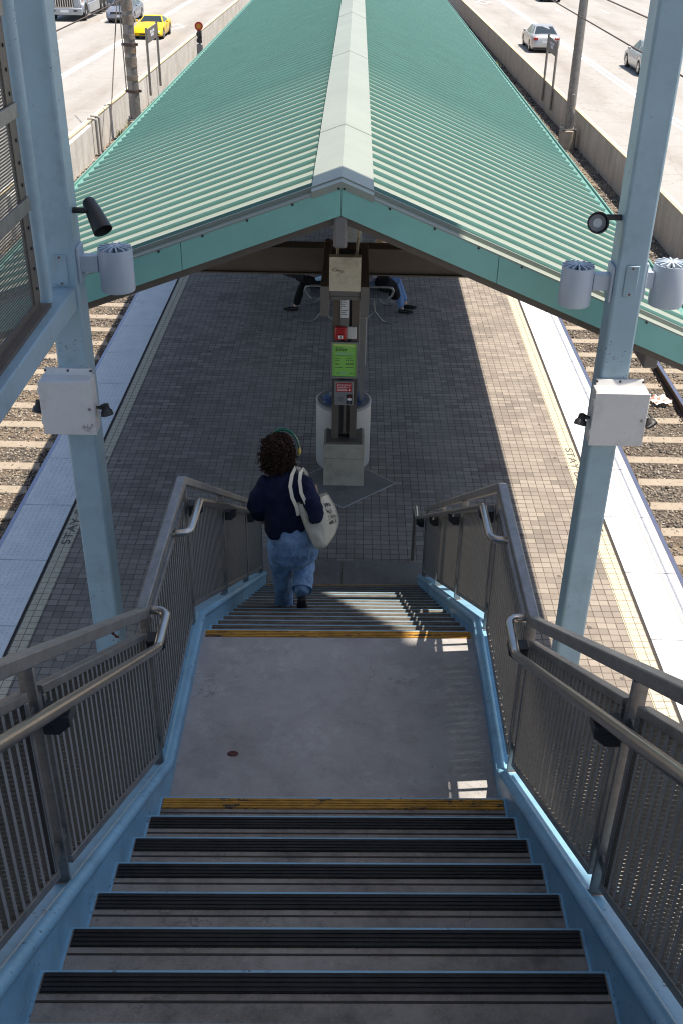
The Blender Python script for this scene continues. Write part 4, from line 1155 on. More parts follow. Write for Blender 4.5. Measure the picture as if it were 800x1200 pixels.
g = MB(); g.disc((x,y-.062,.80),(0,-1,0),.12,20); g.build('target_centre', M['amber'], t, recalc=False)

# vehicles ---------------------------------------------------------------------
def car(name, label, cat, mat, L, W, Hroof, zbelt, cab, wheel_r, axles, loc, rot, sport=False, front_dark=False):
    """origin on the road under the car; +y is forward"""
    root = thing(name, label, cat, (0,0,0), 'cars on the freeway')
    hw = W/2; g = MB(); rings = []
    N = 44
    def arch(y):
        zb = .20
        for ya in axles:
            d = abs(y-ya); ra = wheel_r+.055
            if d < ra: zb = max(zb, wheel_r+math.sqrt(ra*ra-d*d)-.01)
        return zb
    for i in range(N+1):
        u = i/N; y = -L/2+L*u
        e = min(u, 1-u)/.09; e = min(1, e)
        w = hw*(.80+.20*math.sqrt(max(0, 1-(1-e)**2)))
        zt = np.interp(u, *zbelt)
        zb = arch(y); zb = max(zb, .20+.16*(1-e)**2)
        zm = max(zb+.04, .52*zt)
        rings.append([(-w*.93,y,zb),(-w*.985,y,max(zb+.01,zm*.75)),(-w,y,max(zb+.03,zm)),(-w*.985,y,zt-.10),(-w*.93,y,zt-.03),(-w*.70,y,zt+.005),(-w*.3,y,zt+.025),
                      (w*.3,y,zt+.025),(w*.70,y,zt+.005),(w*.93,y,zt-.03),(w*.985,y,zt-.10),(w,y,max(zb+.03,zm)),(w*.985,y,max(zb+.01,zm*.75)),(w*.93,y,zb)])
    g.rings(rings); body = g.build('body', mat, root, smooth=38)
    # cabin
    y0, y1, r0, r1 = cab; hb, ht = hw*.86, hw*.64
    zb0 = np.interp((y0+L/2)/L, *zbelt)-.02; zb1 = np.interp((y1+L/2)/L, *zbelt)-.02
    def ring(y, z, h, crown=.0): return [(-h,y,z),(-h*.5,y,z+crown),(h*.5,y,z+crown),(h,y,z)]
    g = MB()
    b = [(-hb,y0,zb0),(hb,y0,zb0),(hb,y1,zb1),(-hb,y1,zb1)]
    zr = Hroof
    t = [(-ht*.95,r0,zr-.03),(ht*.95,r0,zr-.03),(ht,r1,zr-.02),(-ht,r1,zr-.02)]
    ym = (r0+r1)/2
    g.add([*b, *t, (-ht*1.02,ym,zr-.005),(ht*1.02,ym,zr-.005),(0,ym,zr+.02),(0,r0,zr-.005),(0,r1,zr+.0)],
          [[0,1,5,11,4],[2,3,7,12,6],[1,2,6,9,5],[3,0,4,8,7],[4,11,10,8],[11,5,9,10],[8,10,12,7],[10,9,6,12]])
    cb = g.build('cabin', mat, root, smooth=50, bevel=.03)
    # glass, each pane slightly proud of the cabin
    def pane(nm, q, out):
        q = [Vector(p) for p in q]; c = sum(q, Vector())/len(q); o = Vector(out)
        q = [c+(p-c)*.90+o*.014 for p in q]
        m = MB(); m.poly(q); m.build(nm, M['glass'], cb, recalc=False)
    B = [Vector(p) for p in b]; T = [Vector(p) for p in t]
    pane('rear_window', [B[0],B[1],T[1],T[0]], (0,-1,.6)); pane('windscreen', [B[2],B[3],T[3],T[2]], (0,1,.8))
    for sgn, (p0,p1,q1,q0) in ((1,(B[1],B[2],T[2],T[1])),(-1,(B[0],B[3],T[3],T[0]))):
        f = .48
        m0 = p0.lerp(p1,f); n0 = q0.lerp(q1,f)
        if sport: pane('side_window', [p0.lerp(p1,.2),p1,q1,q0], (sgn,0,.3))
        else:
            pane('side_window', [p0.lerp(p1,.06),m0.lerp(p0,.04),n0.lerp(q0,.04),q0], (sgn,0,.3))
            pane('side_window', [m0.lerp(p1,.04),p1,q1,n0.lerp(q1,.04)], (sgn,0,.3))
    for ya in axles:
        for sgn in (-1, 1):
            x = sgn*(hw-.12)
            g = MB(); w = .11
            g.tube([(x-w,ya,wheel_r),(x-w*.8,ya,wheel_r),(x+w*.8,ya,wheel_r),(x+w,ya,wheel_r)], [wheel_r*.93,wheel_r,wheel_r,wheel_r*.93], 24)
            wh = g.build('wheel', M['tyre'], root, smooth=40)
            g = MB(); xo = x+sgn*(w+.004)
            g.disc((xo,ya,wheel_r),(sgn,0,0),wheel_r*.66,20,0)
            for k in range(5):
                a = k*2*math.pi/5+.3; c = Vector((xo+sgn*.003, ya, wheel_r)); d = Vector((0,math.cos(a),math.sin(a))); s_ = Vector((0,-d.z,d.y))
                a2 = a+.63; d2 = Vector((0,math.cos(a2),math.sin(a2)))
                g.poly([c+d2*wheel_r*.20, c+d2*wheel_r*.58-s_*.0+Vector((0,-d2.z,d2.y))*wheel_r*.17, c+d2*wheel_r*.58-Vector((0,-d2.z,d2.y))*wheel_r*.17], 1)
            g.build('rim', [M['rim'], M['dark']], wh, recalc=False)
    zf = np.interp(.97, *zbelt); zk = np.interp(.03, *zbelt)
    for sgn in (-1, 1):
        g = MB(); g.hexa([(sgn*hw*.52,L/2-.16,zf-.16),(sgn*hw*.86,L/2-.34,zf-.14),(sgn*hw*.86,L/2-.46,zf-.14),(sgn*hw*.52,L/2-.30,zf-.16),(sgn*hw*.54,L/2-.20,zf-.02),(sgn*hw*.90,L/2-.42,zf+.01),(sgn*hw*.88,L/2-.55,zf+.0),(sgn*hw*.54,L/2-.34,zf-.01)])
        g.build('headlight', M['headlamp'], root, bevel=.01)
        g = MB(); g.box(min(sgn*hw*.58,sgn*hw*.88),max(sgn*hw*.58,sgn*hw*.88),-L/2-.012,-L/2+.20,zk-.24,zk-.08); g.build('tail_light', M['tail'], root, bevel=.02)
        g = MB(); g.box(min(sgn*hw*.98,sgn*hw*1.14),max(sgn*hw*.98,sgn*hw*1.14),y1-.42,y1-.26,zb1+.0,zb1+.13); g.build('wing_mirror', mat, root, bevel=.03)
    g = MB(); g.box(-.26,.26,-L/2-.018,-L/2+.01,zk-.40 if not sport else .42,zk-.26 if not sport else .54); g.build('number_plate', M['white'], root)
    g = MB(); 
    if sport: g.box(-.5,.5,L/2-.06,L/2+.006,.30,.38)
    elif front_dark:
        g.hexa([(-.62,L/2-.10,.26),(.62,L/2-.10,.26),(.62,L/2-.2,.26),(-.62,L/2-.2,.26),(-.42,L/2-.0,.58),(.42,L/2-.0,.58),(.42,L/2-.2,.58),(-.42,L/2-.2,.58)]); g.box(-.55,.55,L/2-.10,L/2+.012,.62,.72)
    else: g.box(-.45,.45,L/2-.10,L/2+.012,.40,.58)
    g.build('grille', M['dark'], root)
    if front_dark:
        g = MB(); g.box(-.20,.20,L/2+.012,L/2+.03,.42,.54); g.build('number_plate', M['white'], root)
    g = MB(); g.box(-hw*.8,hw*.8,-L/2+.02,-L/2+.10,.19,.27); g.build('bumper_lip', M['dark'], root)
    g = MB(); g.box(-hw*.80,hw*.80,-L/2+.35,L/2-.35,.17,.30); g.build('underbody', M['dark'], root)
    root.location = loc; root.rotation_euler = (0,0,rot); return root
def rz_(y): return ZR+gz(y)
SED = ([0,.03,.10,.20,.30,.66,.76,.93,.98,1], [.72,.98,1.04,1.06,1.0,.98,.96,.80,.70,.58])
SPT = ([0,.02,.08,.25,.40,.62,.70,.90,.97,1], [.70,.86,.94,.96,.92,.90,.86,.68,.55,.42])
car('silver_sedan', 'silver sedan seen from behind driving away in the right carpool lane', 'car', M['silver'], 4.85, 1.85, 1.46, SED, (-1.95,1.05,-1.05,.20), .33, (-1.40,1.42), (10.96, 67.6, rz_(66)), 0).scale = (.92,.92,.92)
c2 = car('silver_car', 'silver car half hidden behind the right blue post', 'car', M['silver'], 4.5, 1.82, 1.50, SED, (-1.9,1.1,-1.2,.25), .33, (-1.35,1.38), (15.3, 58.6, rz_(58)), 0)
c3 = car('dark_sedan', 'dark car cut off by the top edge of the picture right of centre', 'car', M['grey_car'], 4.8, 1.84, 1.45, SED, (-1.95,1.05,-1.05,.20), .33, (-1.40,1.42), (17.2, 104.5, rz_(103)), 0)
c4 = car('yellow_sports_car', 'low yellow sports car coming towards the camera on the left freeway', 'sports car', M['yellow_car'], 4.45, 1.90, 1.24, SPT, (-1.75,.55,-.75,-.20), .335, (-1.34,1.36), (-12.60, 70.3, rz_(69)), math.pi, sport=True)
c4.scale = (.93,.93,.93)
c5 = car('grey_sedan', 'grey sedan with a black grille beside the yellow sports car', 'car', M['grey_car'], 4.85, 1.83, 1.46, SED, (-1.95,1.05,-1.05,.20), .33, (-1.40,1.42), (-16.15, 79.8, rz_(79)), math.pi, front_dark=True)
# lorry (the front of a tractor unit)
tr = thing('lorry', 'silver long nosed lorry with a chrome grille at the upper left', 'lorry', (0,0,0))
g = MB(); rings = []
for y, w, zt in ((0,.95,1.95),(.06,1.0,2.02),(.5,1.05,2.12),(1.9,1.12,2.3)):
    rings.append([(-w,y,.75),(-w*1.02,y,1.3),(-w*.95,y,zt-.25),(-w*.7,y,zt),(w*.7,y,zt),(w*.95,y,zt-.25),(w*1.02,y,1.3),(w,y,.75)])
g.rings(rings); bonnet = g.build('bonnet', M['truckpaint'], tr, smooth=40)
g = MB(); g.box(-1.2,1.2,-.16,.10,.42,.84); g.hexa([(-1.2,-.16,.42),(-1.0,-.2,.42),(-1.0,.1,.42),(-1.2,.1,.42),(-1.2,-.16,.84),(-1.0,-.2,.84),(-1.0,.1,.84),(-1.2,.1,.84)])
bm_ = g.build('bumper', M['truckpaint'], tr, bevel=.05)
g = MB(); g.box(-.28,.28,-.176,-.16,.58,.74); g.build('number_plate', M['white'], bm_)
for sx in (-.75, .75):
    g = MB(); g.box(sx-.13,sx+.13,-.172,-.155,.62,.74); g.build('fog_lamp', M['glass'], bm_, bevel=.01)
g = MB(); g.box(-.62,.62,-.06,.0,.92,1.95); gr = g.build('grille', M['dark'], tr)
for k in range(8):
    x = -.56+.16*k; g = MB(); g.box(x-.028,x+.028,-.10,-.06,.92,1.95); g.build('grille_bar', M['chrome'], gr, bevel=.01)
g = MB(); g.box(-.68,.68,-.09,-.05,.86,.92); g.build('grille_bar', M['chrome'], gr, bevel=.01)
for sx in (-1, 1):
    g = MB(); g.hexa([(sx*.72,-.02,1.0),(sx*1.10,.25,1.0),(sx*1.08,.5,1.0),(sx*.72,.3,1.0),(sx*.74,.0,1.34),(sx*1.10,.30,1.40),(sx*1.06,.5,1.40),(sx*.74,.3,1.34)]); g.build('headlight', M['headlamp'], tr, bevel=.03)
    rg = []
    for k in range(11):
        a = math.pi*k/10; rg.append([(sx*.80,1.0-.72*math.cos(a),.55+.68*math.sin(a)),(sx*1.24,1.0-.72*math.cos(a),.55+.68*math.sin(a)),(sx*1.24,1.0-.62*math.cos(a),.55+.58*math.sin(a)),(sx*.80,1.0-.62*math.cos(a),.55+.58*math.sin(a))])
    g = MB(); g.rings(rg); g.build('mudguard', M['truckpaint'], tr, smooth=40)
    for yy in (1.0, 6.2, 7.5):
        g = MB(); g.tube([(sx*.92,yy,.52),(sx*.96,yy,.52),(sx*1.18,yy,.52),(sx*1.22,yy,.52)], [.48,.52,.52,.48], 24); w = g.build('wheel', M['tyre'], tr, smooth=40)
        g = MB(); g.lathe([(0,.0),(.12,.0),(.16,-.05),(.28,-.06),(.31,0)], (0,0,0), 20)
        g2 = MB(); g2.v = [(sx*(1.225+abs(v[2])*-.8), yy+v[0], .52+v[1]) for v in g.v]; g2.f = g.f; g2.m = g.m; g2.build('rim', M['rim'], w)
    g = MB(); g.box(min(sx*.75,sx*1.22),max(sx*.75,sx*1.22),2.0,5.4,.35,1.0); g.build('side_skirt', M['truckpaint'], tr, bevel=.05)
    g = MB(); g.tube([(sx*1.1,3.2,1.1),(sx*1.1,3.2,4.1)], .09, 12); g.build('exhaust_stack', M['chrome'], tr, smooth=40)
    g = MB(); g.box(min(sx*1.22,sx*1.42),max(sx*1.22,sx*1.42),2.1,2.2,2.2,2.8); g.build('wing_mirror', M['chrome'], tr, bevel=.03)
    g = MB(); g.disc((sx*1.13,.55,1.25),(sx,-.3,0),.06,12); g.build('side_lamp', M['amber'], tr, recalc=False)
g = MB(); g.box(-1.15,1.15,1.9,5.2,1.0,3.0); g.hexa([(-1.15,1.9,3.0),(1.15,1.9,3.0),(1.15,5.2,3.0),(-1.15,5.2,3.0),(-1.05,2.6,3.9),(1.05,2.6,3.9),(1.05,5.2,4.0),(-1.05,5.2,4.0)]); cabn = g.build('cab', M['truckpaint'], tr, bevel=.06)
g = MB(); g.poly([(-1.0,1.885,2.3),(1.0,1.885,2.3),(1.0,1.885,2.95),(-1.0,1.885,2.95)]); g.build('windscreen', M['glass'], cabn, recalc=False)
g = MB(); g.box(-.45,.45,5.2,8.6,.7,.95); g.build('chassis', M['dark'], tr)
g = MB(); g.box(-1.28,1.28,6.0,19,1.2,4.0); g.build('trailer', M['boxwhite'], tr, bevel=.03)
tr.location = (-19.95, 78.1, rz_(78)); 

# ================================================================== PEOPLE
def chain(g, pts, n=14, side=(1,0,0)):
    """pts: (x,y,z, half width, half depth); one closed tapered limb"""
    rings = []; P = [Vector(p[:3]) for p in pts]
    for i, p in enumerate(P):
        t = (P[min(i+1,len(P)-1)]-P[max(i-1,0)]).normalized()
        s = Vector(side); s = (s-t*s.dot(t))
        if s.length < .05: s = t.orthogonal()
        s.normalize(); w = t.cross(s)
        a, b = pts[i][3], pts[i][4]
        rings.append([p+s*a*math.cos(2*math.pi*k/n)+w*b*math.sin(2*math.pi*k/n) for k in range(n)])
    # rounded ends
    def cap(r, c, t, k): return [c+(q-c)*.6+t*k for q in r]
    t0 = (P[0]-P[1]).normalized(); t1 = (P[-1]-P[-2]).normalized()
    k0 = min(pts[0][3], pts[0][4])*.6; k1 = min(pts[-1][3], pts[-1][4])*.6
    rings = [cap(rings[0], P[0], t0, k0)]+rings+[cap(rings[-1], P[-1], t1, k1)]
    g.rings(rings)
def ball(g, c, rx, ry, rz, n=16, m=10):
    c = Vector(c)
    g.rings([[c+Vector((rx*math.sin(math.pi*(j+.15)/(m+.3))*math.cos(2*math.pi*k/n), ry*math.sin(math.pi*(j+.15)/(m+.3))*math.sin(2*math.pi*k/n), rz*math.cos(math.pi*(j+.15)/(m+.3)))) for k in range(n)] for j in range(m+1)])
def skin_mesh(name, g, mat, parent, voxel=.012, smooth=4, disp=None):
    """fuse overlapping limbs into one continuous surface"""
    o = g.build(name, mat, None)
    r = o.modifiers.new('r', 'REMESH'); r.mode = 'VOXEL'; r.voxel_size = voxel
    s = o.modifiers.new('s', 'SMOOTH'); s.iterations = smooth; s.factor = .5
    bpy.context.view_layer.update()
    me = bpy.data.meshes.new_from_object(o.evaluated_get(bpy.context.evaluated_depsgraph_get()))
    old = o.data; o.modifiers.clear(); o.data = me; bpy.data.meshes.remove(old); me.name = name
    me.materials.clear(); me.materials.append(mat)
    if disp:
        amp, sc = disp; nn = [v.normal.copy() for v in me.vertices]
        for v, q in zip(me.vertices, nn):
            p = v.co
            v.co = p + q*amp*(noise.noise(Vector((p.x*sc, p.y*sc, p.z*sc*.55)))+.5*noise.noise(Vector((p.x*sc*2.3+7, p.y*sc*2.3, p.z*sc*1.2))))
    me.polygons.foreach_set('use_smooth', [True]*len(me.polygons))
    if parent is not None:
        o.parent = parent
        rt = parent
        while rt.parent: rt = rt.parent
        me.transform(Matrix.Translation(-rt.location))
    return o
def hand(g, w, d, curl, side=(1,0,0), L=.17):
    """palm, four unequal bent fingers and a thumb leaving the side of the palm; w wrist, d pointing to the fingers"""
    w = Vector(w); d = Vector(d).normalized(); s = Vector(side); s = (s-d*s.dot(d)).normalized(); nrm = d.cross(s)
    chain(g, [(*w, .026,.020), (*(w+d*.04), .036,.018), (*(w+d*.085), .040,.015)], 10, s)
    for k, (o, l) in enumerate(((-.030,.062),(-.010,.075),(.010,.071),(.030,.056))):
        p = w+d*.075+s*o; q = p+(d*math.cos(curl*.5)+nrm*math.sin(curl*.5))*l*.5; r = q+(d*math.cos(curl*1.5)+nrm*math.sin(curl*1.5))*l*.55
        chain(g, [(*p,.0095,.009),(*q,.009,.0085),(*r,.0075,.007)], 8, s)
    p = w+d*.025-s*.03; q = p+(d*.6-s*.8).normalized()*.035; r = q+(d*.9-s*.2+nrm*.3).normalized()*.035
    chain(g, [(*p,.012,.011),(*q,.0105,.010),(*r,.008,.008)], 8, s)
def face(g, c, f, up=(0,0,1), s=1.0):
    """nose, brow, chin and ears added to a head centred at c that looks along f"""
    c = Vector(c); f = Vector(f).normalized(); up = Vector(up); r = f.cross(up).normalized(); up = r.cross(f)
    P = lambda a, b, d: tuple(c+r*a*s+up*b*s+f*d*s)
    chain(g, [(*P(0,.03,.088),.010,.010),(*P(0,-.015,.104),.014,.014)], 8, r)
    chain(g, [(*P(-.035,-.062,.072),.012,.010),(*P(0,-.066,.086),.014,.011),(*P(.035,-.062,.072),.012,.010)], 8, up)
    ball(g, P(0,-.10,.062), .030*s, .030*s, .022*s, 10, 6)
    for a in (-1, 1):
        ball(g, P(a*.033,.028,.078), .017*s, .015*s, .010*s, 8, 5)
        ball(g, P(a*.078,-.005,-.005), .012*s, .022*s, .030*s, 8, 6)
# ---- the woman walking down the stairs -----------------------------------------
# rear foot on the sixth tread (z about 1.65), leading foot a step lower
wk = thing('person', 'curly haired person in navy sweater and blue jeans walking down the stairs', 'person', (-.42, 6.6, 1.55))
hipz = 2.36
hx0 = -.40
# body (continuous, mostly under the clothes)
g = MB()
ball(g, (-.475,6.705,3.070), .074,.092,.110)
face(g, (-.475,6.705,3.070), (.25,.96,-.10), s=.94)
chain(g, [(-.47,6.66,2.88,.058,.055),(-.472,6.68,3.02,.050,.052)], 12)
chain(g, [(-.40,6.56,2.36,.15,.11),(-.41,6.57,2.55,.135,.095),(-.43,6.59,2.75,.15,.09),(-.455,6.61,2.86,.11,.06),(-.46,6.63,2.93,.07,.06)], 16)
for sx, el, wr in ((-1, (-.655,6.56,2.66), (-.62,6.72,2.49)), (1, (-.215,6.385,2.69), (-.235,6.64,2.70))):
    sh = (-.45+sx*.165, 6.60, 2.85)
    chain(g, [(*sh,.036,.036),(*el,.036,.036),(*wr,.028,.026)], 10)
hand(g, (-.62,6.72,2.49), (.05,.45,-.9), .5, (0,1,0))
hand(g, (-.235,6.66,2.70), (-.25,.75,.62), .9, (1,0,0))
# legs: left straight below, right trailing with the heel lifted
chain(g, [(-.475,6.56,2.36,.085,.085),(-.48,6.71,2.00,.058,.06),(-.482,6.76,1.75,.045,.045),(-.482,6.79,1.56,.035,.035)], 12)
chain(g, [(-.325,6.55,2.36,.085,.085),(-.303,6.80,2.15,.058,.06),(-.315,6.62,2.04,.045,.045),(-.325,6.49,1.94,.035,.035)], 12)
skin_mesh('body', g, M['skin'], wk, .008, 3)
# sweater: shell over the torso and arms
g = MB()
chain(g, [(-.425,6.555,2.50,.175,.125),(-.425,6.56,2.56,.180,.135),(-.43,6.57,2.68,.178,.128),(-.445,6.59,2.79,.192,.122),(-.455,6.605,2.865,.165,.098),(-.462,6.63,2.915,.085,.075)], 20)
chain(g, [(-.59,6.60,2.855,.065,.068),(-.645,6.575,2.76,.066,.066),(-.668,6.555,2.67,.062,.062),(-.655,6.62,2.58,.054,.054),(-.63,6.69,2.51,.044,.044)], 14)
chain(g, [(-.315,6.60,2.865,.065,.068),(-.255,6.46,2.785,.070,.070),(-.214,6.375,2.70,.066,.066),(-.222,6.50,2.70,.056,.056),(-.233,6.63,2.69,.044,.044)], 14)
chain(g, [(-.50,6.545,2.62,.085,.12),(-.515,6.54,2.54,.085,.125),(-.522,6.535,2.475,.080,.12)], 16)
# the hem rides up at the right hip under the bag
skin_mesh('sweater', g, M['navy'], wk, .010, 3, (.014, 12))
g = MB()
chain(g, [(-.464,6.64,2.905,.072,.066),(-.466,6.65,2.945,.064,.060)], 16)
skin_mesh('collar', g, M['greenband'], wk, .010, 2)
# jeans: wide straight legs
g = MB()
chain(g, [(-.405,6.555,2.53,.155,.115),(-.40,6.545,2.44,.182,.140),(-.395,6.54,2.34,.192,.150),(-.395,6.55,2.25,.180,.135)], 22)
chain(g, [(-.485,6.55,2.36,.102,.13),(-.492,6.63,2.18,.092,.105),(-.490,6.70,2.00,.078,.088),(-.484,6.745,1.82,.070,.080),(-.481,6.765,1.70,.071,.082),(-.480,6.785,1.575,.074,.088)], 18)
chain(g, [(-.303,6.55,2.38,.102,.13),(-.295,6.68,2.27,.092,.105),(-.300,6.79,2.16,.080,.085),(-.306,6.75,2.10,.078,.078),(-.314,6.64,2.045,.074,.076),(-.324,6.49,1.985,.071,.078)], 18)
jn = skin_mesh('jeans', g, M['denim'], wk, .008, 3, (.015, 13))
g = MB()
for sx in (-.47, -.33):
    c = Vector((sx, 6.405, 2.36)); g.tube([c+Vector((-.05,-.004,.055)), c+Vector((-.05,-.006,-.05)), c+Vector((0,-.01,-.075)), c+Vector((.05,-.006,-.05)), c+Vector((.05,-.004,.055))], .004, 5)
pk = g.build('back_pocket', M['denim_pale'], jn); 
def cuff(c, ax, a, b, L):
    c = Vector(c); ax = Vector(ax).normalized(); s = Vector((1,0,0)); s = (s-ax*s.dot(ax)).normalized(); w = ax.cross(s); g = MB(); n = 28
    def ring(d, k): return [c+ax*d+s*a*k*(1+.05*math.sin(3*t+c.x*40))*math.cos(t)+w*b*k*(1+.06*math.cos(2*t))*math.sin(t) for t in [2*math.pi*i/n for i in range(n)]]
    g.rings([ring(-.05,.98), ring(0,1.0), ring(L,1.03), ring(L+.002,.98), ring(L-.02,.90), ring(-.05,.85)], caps=False)
    return g.build('hem', M['denim'], jn, smooth=50)
cuff((-.323,6.50,1.990), (-.01,-.15,-.062), .077, .083, .022)
cuff((-.480,6.783,1.60), (0,.05,-.4), .080, .092, .05)
# shoes
def shoe(heel, toe, name, heel_up):
    h = Vector(heel); t = Vector(toe); d = (t-h); L = d.length; d.normalize(); s = Vector((1,0,0)); u = s.cross(d)*1.0
    g = MB()
    chain(g, [(*(h+d*.02+u*.035),.034,.038),(*(h+d*L*.3+u*.034),.036,.040),(*(h+d*L*.62+u*.028),.044,.032),(*(h+d*L*.92+u*.022),.036,.022)], 14)
    chain(g, [(*(h+d*.05+u*.05),.036,.036),(*(h+d*.06+u*.12),.038,.038)], 12)
    o = skin_mesh('shoe', g, M['leather'], wk, .008, 2)
    g = MB(); chain(g, [(*(h+d*.005-u*.004),.033,.012),(*(h+d*L*.35-u*.002),.031,.010),(*(h+d*L*.65-u*.004),.046,.012),(*(h+d*L*.98-u*.0),.034,.012)], 14)
    g.build('sole', M['dark'], o, smooth=60)
tz = LZ-6*H2; 
shoe((-.327,6.450,tz+.265), (-.332,6.565,tz+.014), 'shoe', True)
tz2 = LZ-7*H2
shoe((-.482,6.745,tz2+.012), (-.485,6.990,tz2+.012), 'shoe', False)
# curly hair: an uneven mass with hundreds of small curls
g = MB()
ball(g, (-.505,6.665,3.095), .098,.108,.110); ball(g, (-.48,6.70,3.115), .082,.085,.082); ball(g, (-.520,6.63,3.035), .088,.08,.080); ball(g, (-.468,6.65,3.035), .068,.075,.085)
ha = skin_mesh('hair', g, M['hair'], wk, .014, 2, (.022, 16))
g = MB(); rnd = random.Random(5)
cen = [((-.506,6.665,3.097),(.101,.112,.112)),((-.521,6.63,3.03),(.094,.085,.085)),((-.468,6.64,3.03),(.072,.080,.092))]
for k in range(1000):
    (c, r) = cen[0 if k%2 else rnd.choice((1,1,2))]
    v = Vector((rnd.gauss(0,1), rnd.gauss(0,1), rnd.gauss(0,1))).normalized()
    if v.y > .55 and v.z < .3: continue
    p = Vector(c)+Vector((v.x*r[0], v.y*r[1], v.z*r[2]))*rnd.uniform(.88,1.06)
    ax = (v*.6+Vector((rnd.uniform(-.6,.6), rnd.uniform(-.6,.6), -.7))).normalized(); u = ax.orthogonal().normalized(); w = ax.cross(u)
    rad = rnd.uniform(.008,.015); ln = rnd.uniform(.03,.06); ph = rnd.uniform(0,6.28); tn = rnd.uniform(1.2,2.2)
    g.tube([p+ax*(ln*i/6)+(u*math.cos(ph+tn*6.28*i/6)+w*math.sin(ph+tn*6.28*i/6))*rad for i in range(7)], [.0045,.0055,.0055,.0055,.005,.004,.002], 4, caps=False)
cu = g.build('curls', M['hair'], ha, smooth=80)
# green headband over the crown down to the right ear
g = MB(); c = Vector((-.470,6.70,3.075)); rr = []
path = []
for i in range(17):
    a = math.pi*(-.02+1.04*i/16); path.append(c+Vector((math.cos(a)*.118, .015+.02*math.sin(a), math.sin(a)*.152)))
rings = []
for i, p in enumerate(path):
    t = (path[min(i+1,16)]-path[max(i-1,0)]).normalized(); y = Vector((0,1,0)); n_ = t.cross(y).normalized()
    rings.append([p+y*.016+n_*.006, p+y*.016-n_*.004, p-y*.016-n_*.004, p-y*.016+n_*.006])
g.rings(rings); g.build('headband', M['greenband'], wk, smooth=60)
g = MB(); ball(g, (-.352,6.715,3.06), .014,.030,.034); e = g.build('ear_piece', M['straw'], wk, smooth=60)
# tote bag hanging from the right shoulder
bag = thing('tote_bag', 'natural canvas tote bag with black handwriting hanging from the walking person\'s shoulder', 'bag', (-.2, 6.45, 2.45), None)
def V3(x, y, z): return Vector((x, y, z))
TLa, TRa = V3(-.352,6.44,2.775), V3(-.135,6.55,2.805)
NB = 12
g = MB(); front = []; 
def bagpt(u, v, side):
    # u across 0..1 , v down 0..1 ; the bag leans outward to the right
    top = TLa.lerp(TRa, u); bot = V3(-.225,6.39,2.425).lerp(V3(-.115,6.445,2.470), u)
    rgt = V3(-.055,6.50,2.62)
    p = top.lerp(bot, v)
    p += (rgt-TRa.lerp(V3(-.115,6.445,2.47),.5))*(u**1.5)*math.sin(math.pi*v)*.95
    p += V3(-.02,0,0)*(1-u)*math.sin(math.pi*v)*.6
    th = .014+.050*math.sin(math.pi*min(1,max(0,u*.9+.05)))*(.35+.65*v**.8)
    n = V3(.35,-.93,.12)
    w = .012*noise.noise(Vector((u*5, v*4, side*3.1)))+.006*noise.noise(Vector((u*13+3, v*9, side)))
    return p + n*(th*side+w)
for side in (1, -1):
    pts = [[bagpt(i/NB, j/NB, side) for j in range(NB+1)] for i in range(NB+1)]
    for i in range(NB):
        for j in range(NB): g.poly([pts[i][j], pts[i+1][j], pts[i+1][j+1], pts[i][j+1]] if side > 0 else [pts[i][j+1], pts[i+1][j+1], pts[i+1][j], pts[i][j]])
for i in range(NB):
    a, b = i/NB, (i+1)/NB
    g.poly([bagpt(a,1,1), bagpt(b,1,1), bagpt(b,1,-1), bagpt(a,1,-1)])
    for u in (0, 1): g.poly([bagpt(u,a,1), bagpt(u,b,1), bagpt(u,b,-1), bagpt(u,a,-1)])
bb = g.build('canvas_body', M['canvas'], bag, recalc=False)
bm = bmesh.new(); bm.from_mesh(bb.data); bmesh.ops.remove_doubles(bm, verts=bm.verts, dist=.0006); bm.to_mesh(bb.data); bm.free()
bb.data.polygons.foreach_set('use_smooth', [True]*len(bb.data.polygons))
def strap(path, w=.0125):
    g = MB(); P = [Vector(p) for p in path]; rings = []
    for i, p in enumerate(P):
        t = (P[min(i+1,len(P)-1)]-P[max(i-1,0)]).normalized(); n_ = Vector((.15,-.9,.4)); s = t.cross(n_).normalized(); n_ = s.cross(t)
        rings.append([p+s*w+n_*.002, p+s*w-n_*.002, p-s*w-n_*.002, p-s*w+n_*.002])
    g.rings(rings); g.build('strap', M['canvas'], bag, smooth=50)
strap([(-.345,6.400,2.70),(-.356,6.395,2.77),(-.388,6.415,2.84),(-.405,6.455,2.91),(-.395,6.52,2.965),(-.375,6.60,2.985),(-.35,6.67,2.94),(-.33,6.70,2.85)])
strap([(-.265,6.43,2.72),(-.292,6.415,2.80),(-.325,6.435,2.87),(-.338,6.49,2.935),(-.335,6.55,2.965),(-.32,6.62,2.965),(-.30,6.68,2.90),(-.29,6.71,2.82)])
g = MB(); rnd = random.Random(3)
def scribble(u0, v0, n):
    for k in range(n):
        u = u0+k*.028; 
        if rnd.random() < .12: continue
        a = bagpt(u, v0+rnd.uniform(-.02,.02), 1); b = bagpt(u+rnd.uniform(-.01,.012), v0+rnd.uniform(.045,.085), 1); c = bagpt(u+.02, v0+rnd.uniform(-.01,.06), 1)
        o = V3(.35,-.93,.12)*.004
        g.tube([a+o, b+o, c+o], .0017, 4)
for v0, u0, n in ((.12,.66,9),(.24,.70,6),(.37,.74,7),(.47,.72,8)): scribble(u0, v0, n)
g.build('handwriting', M['ink'], bb)

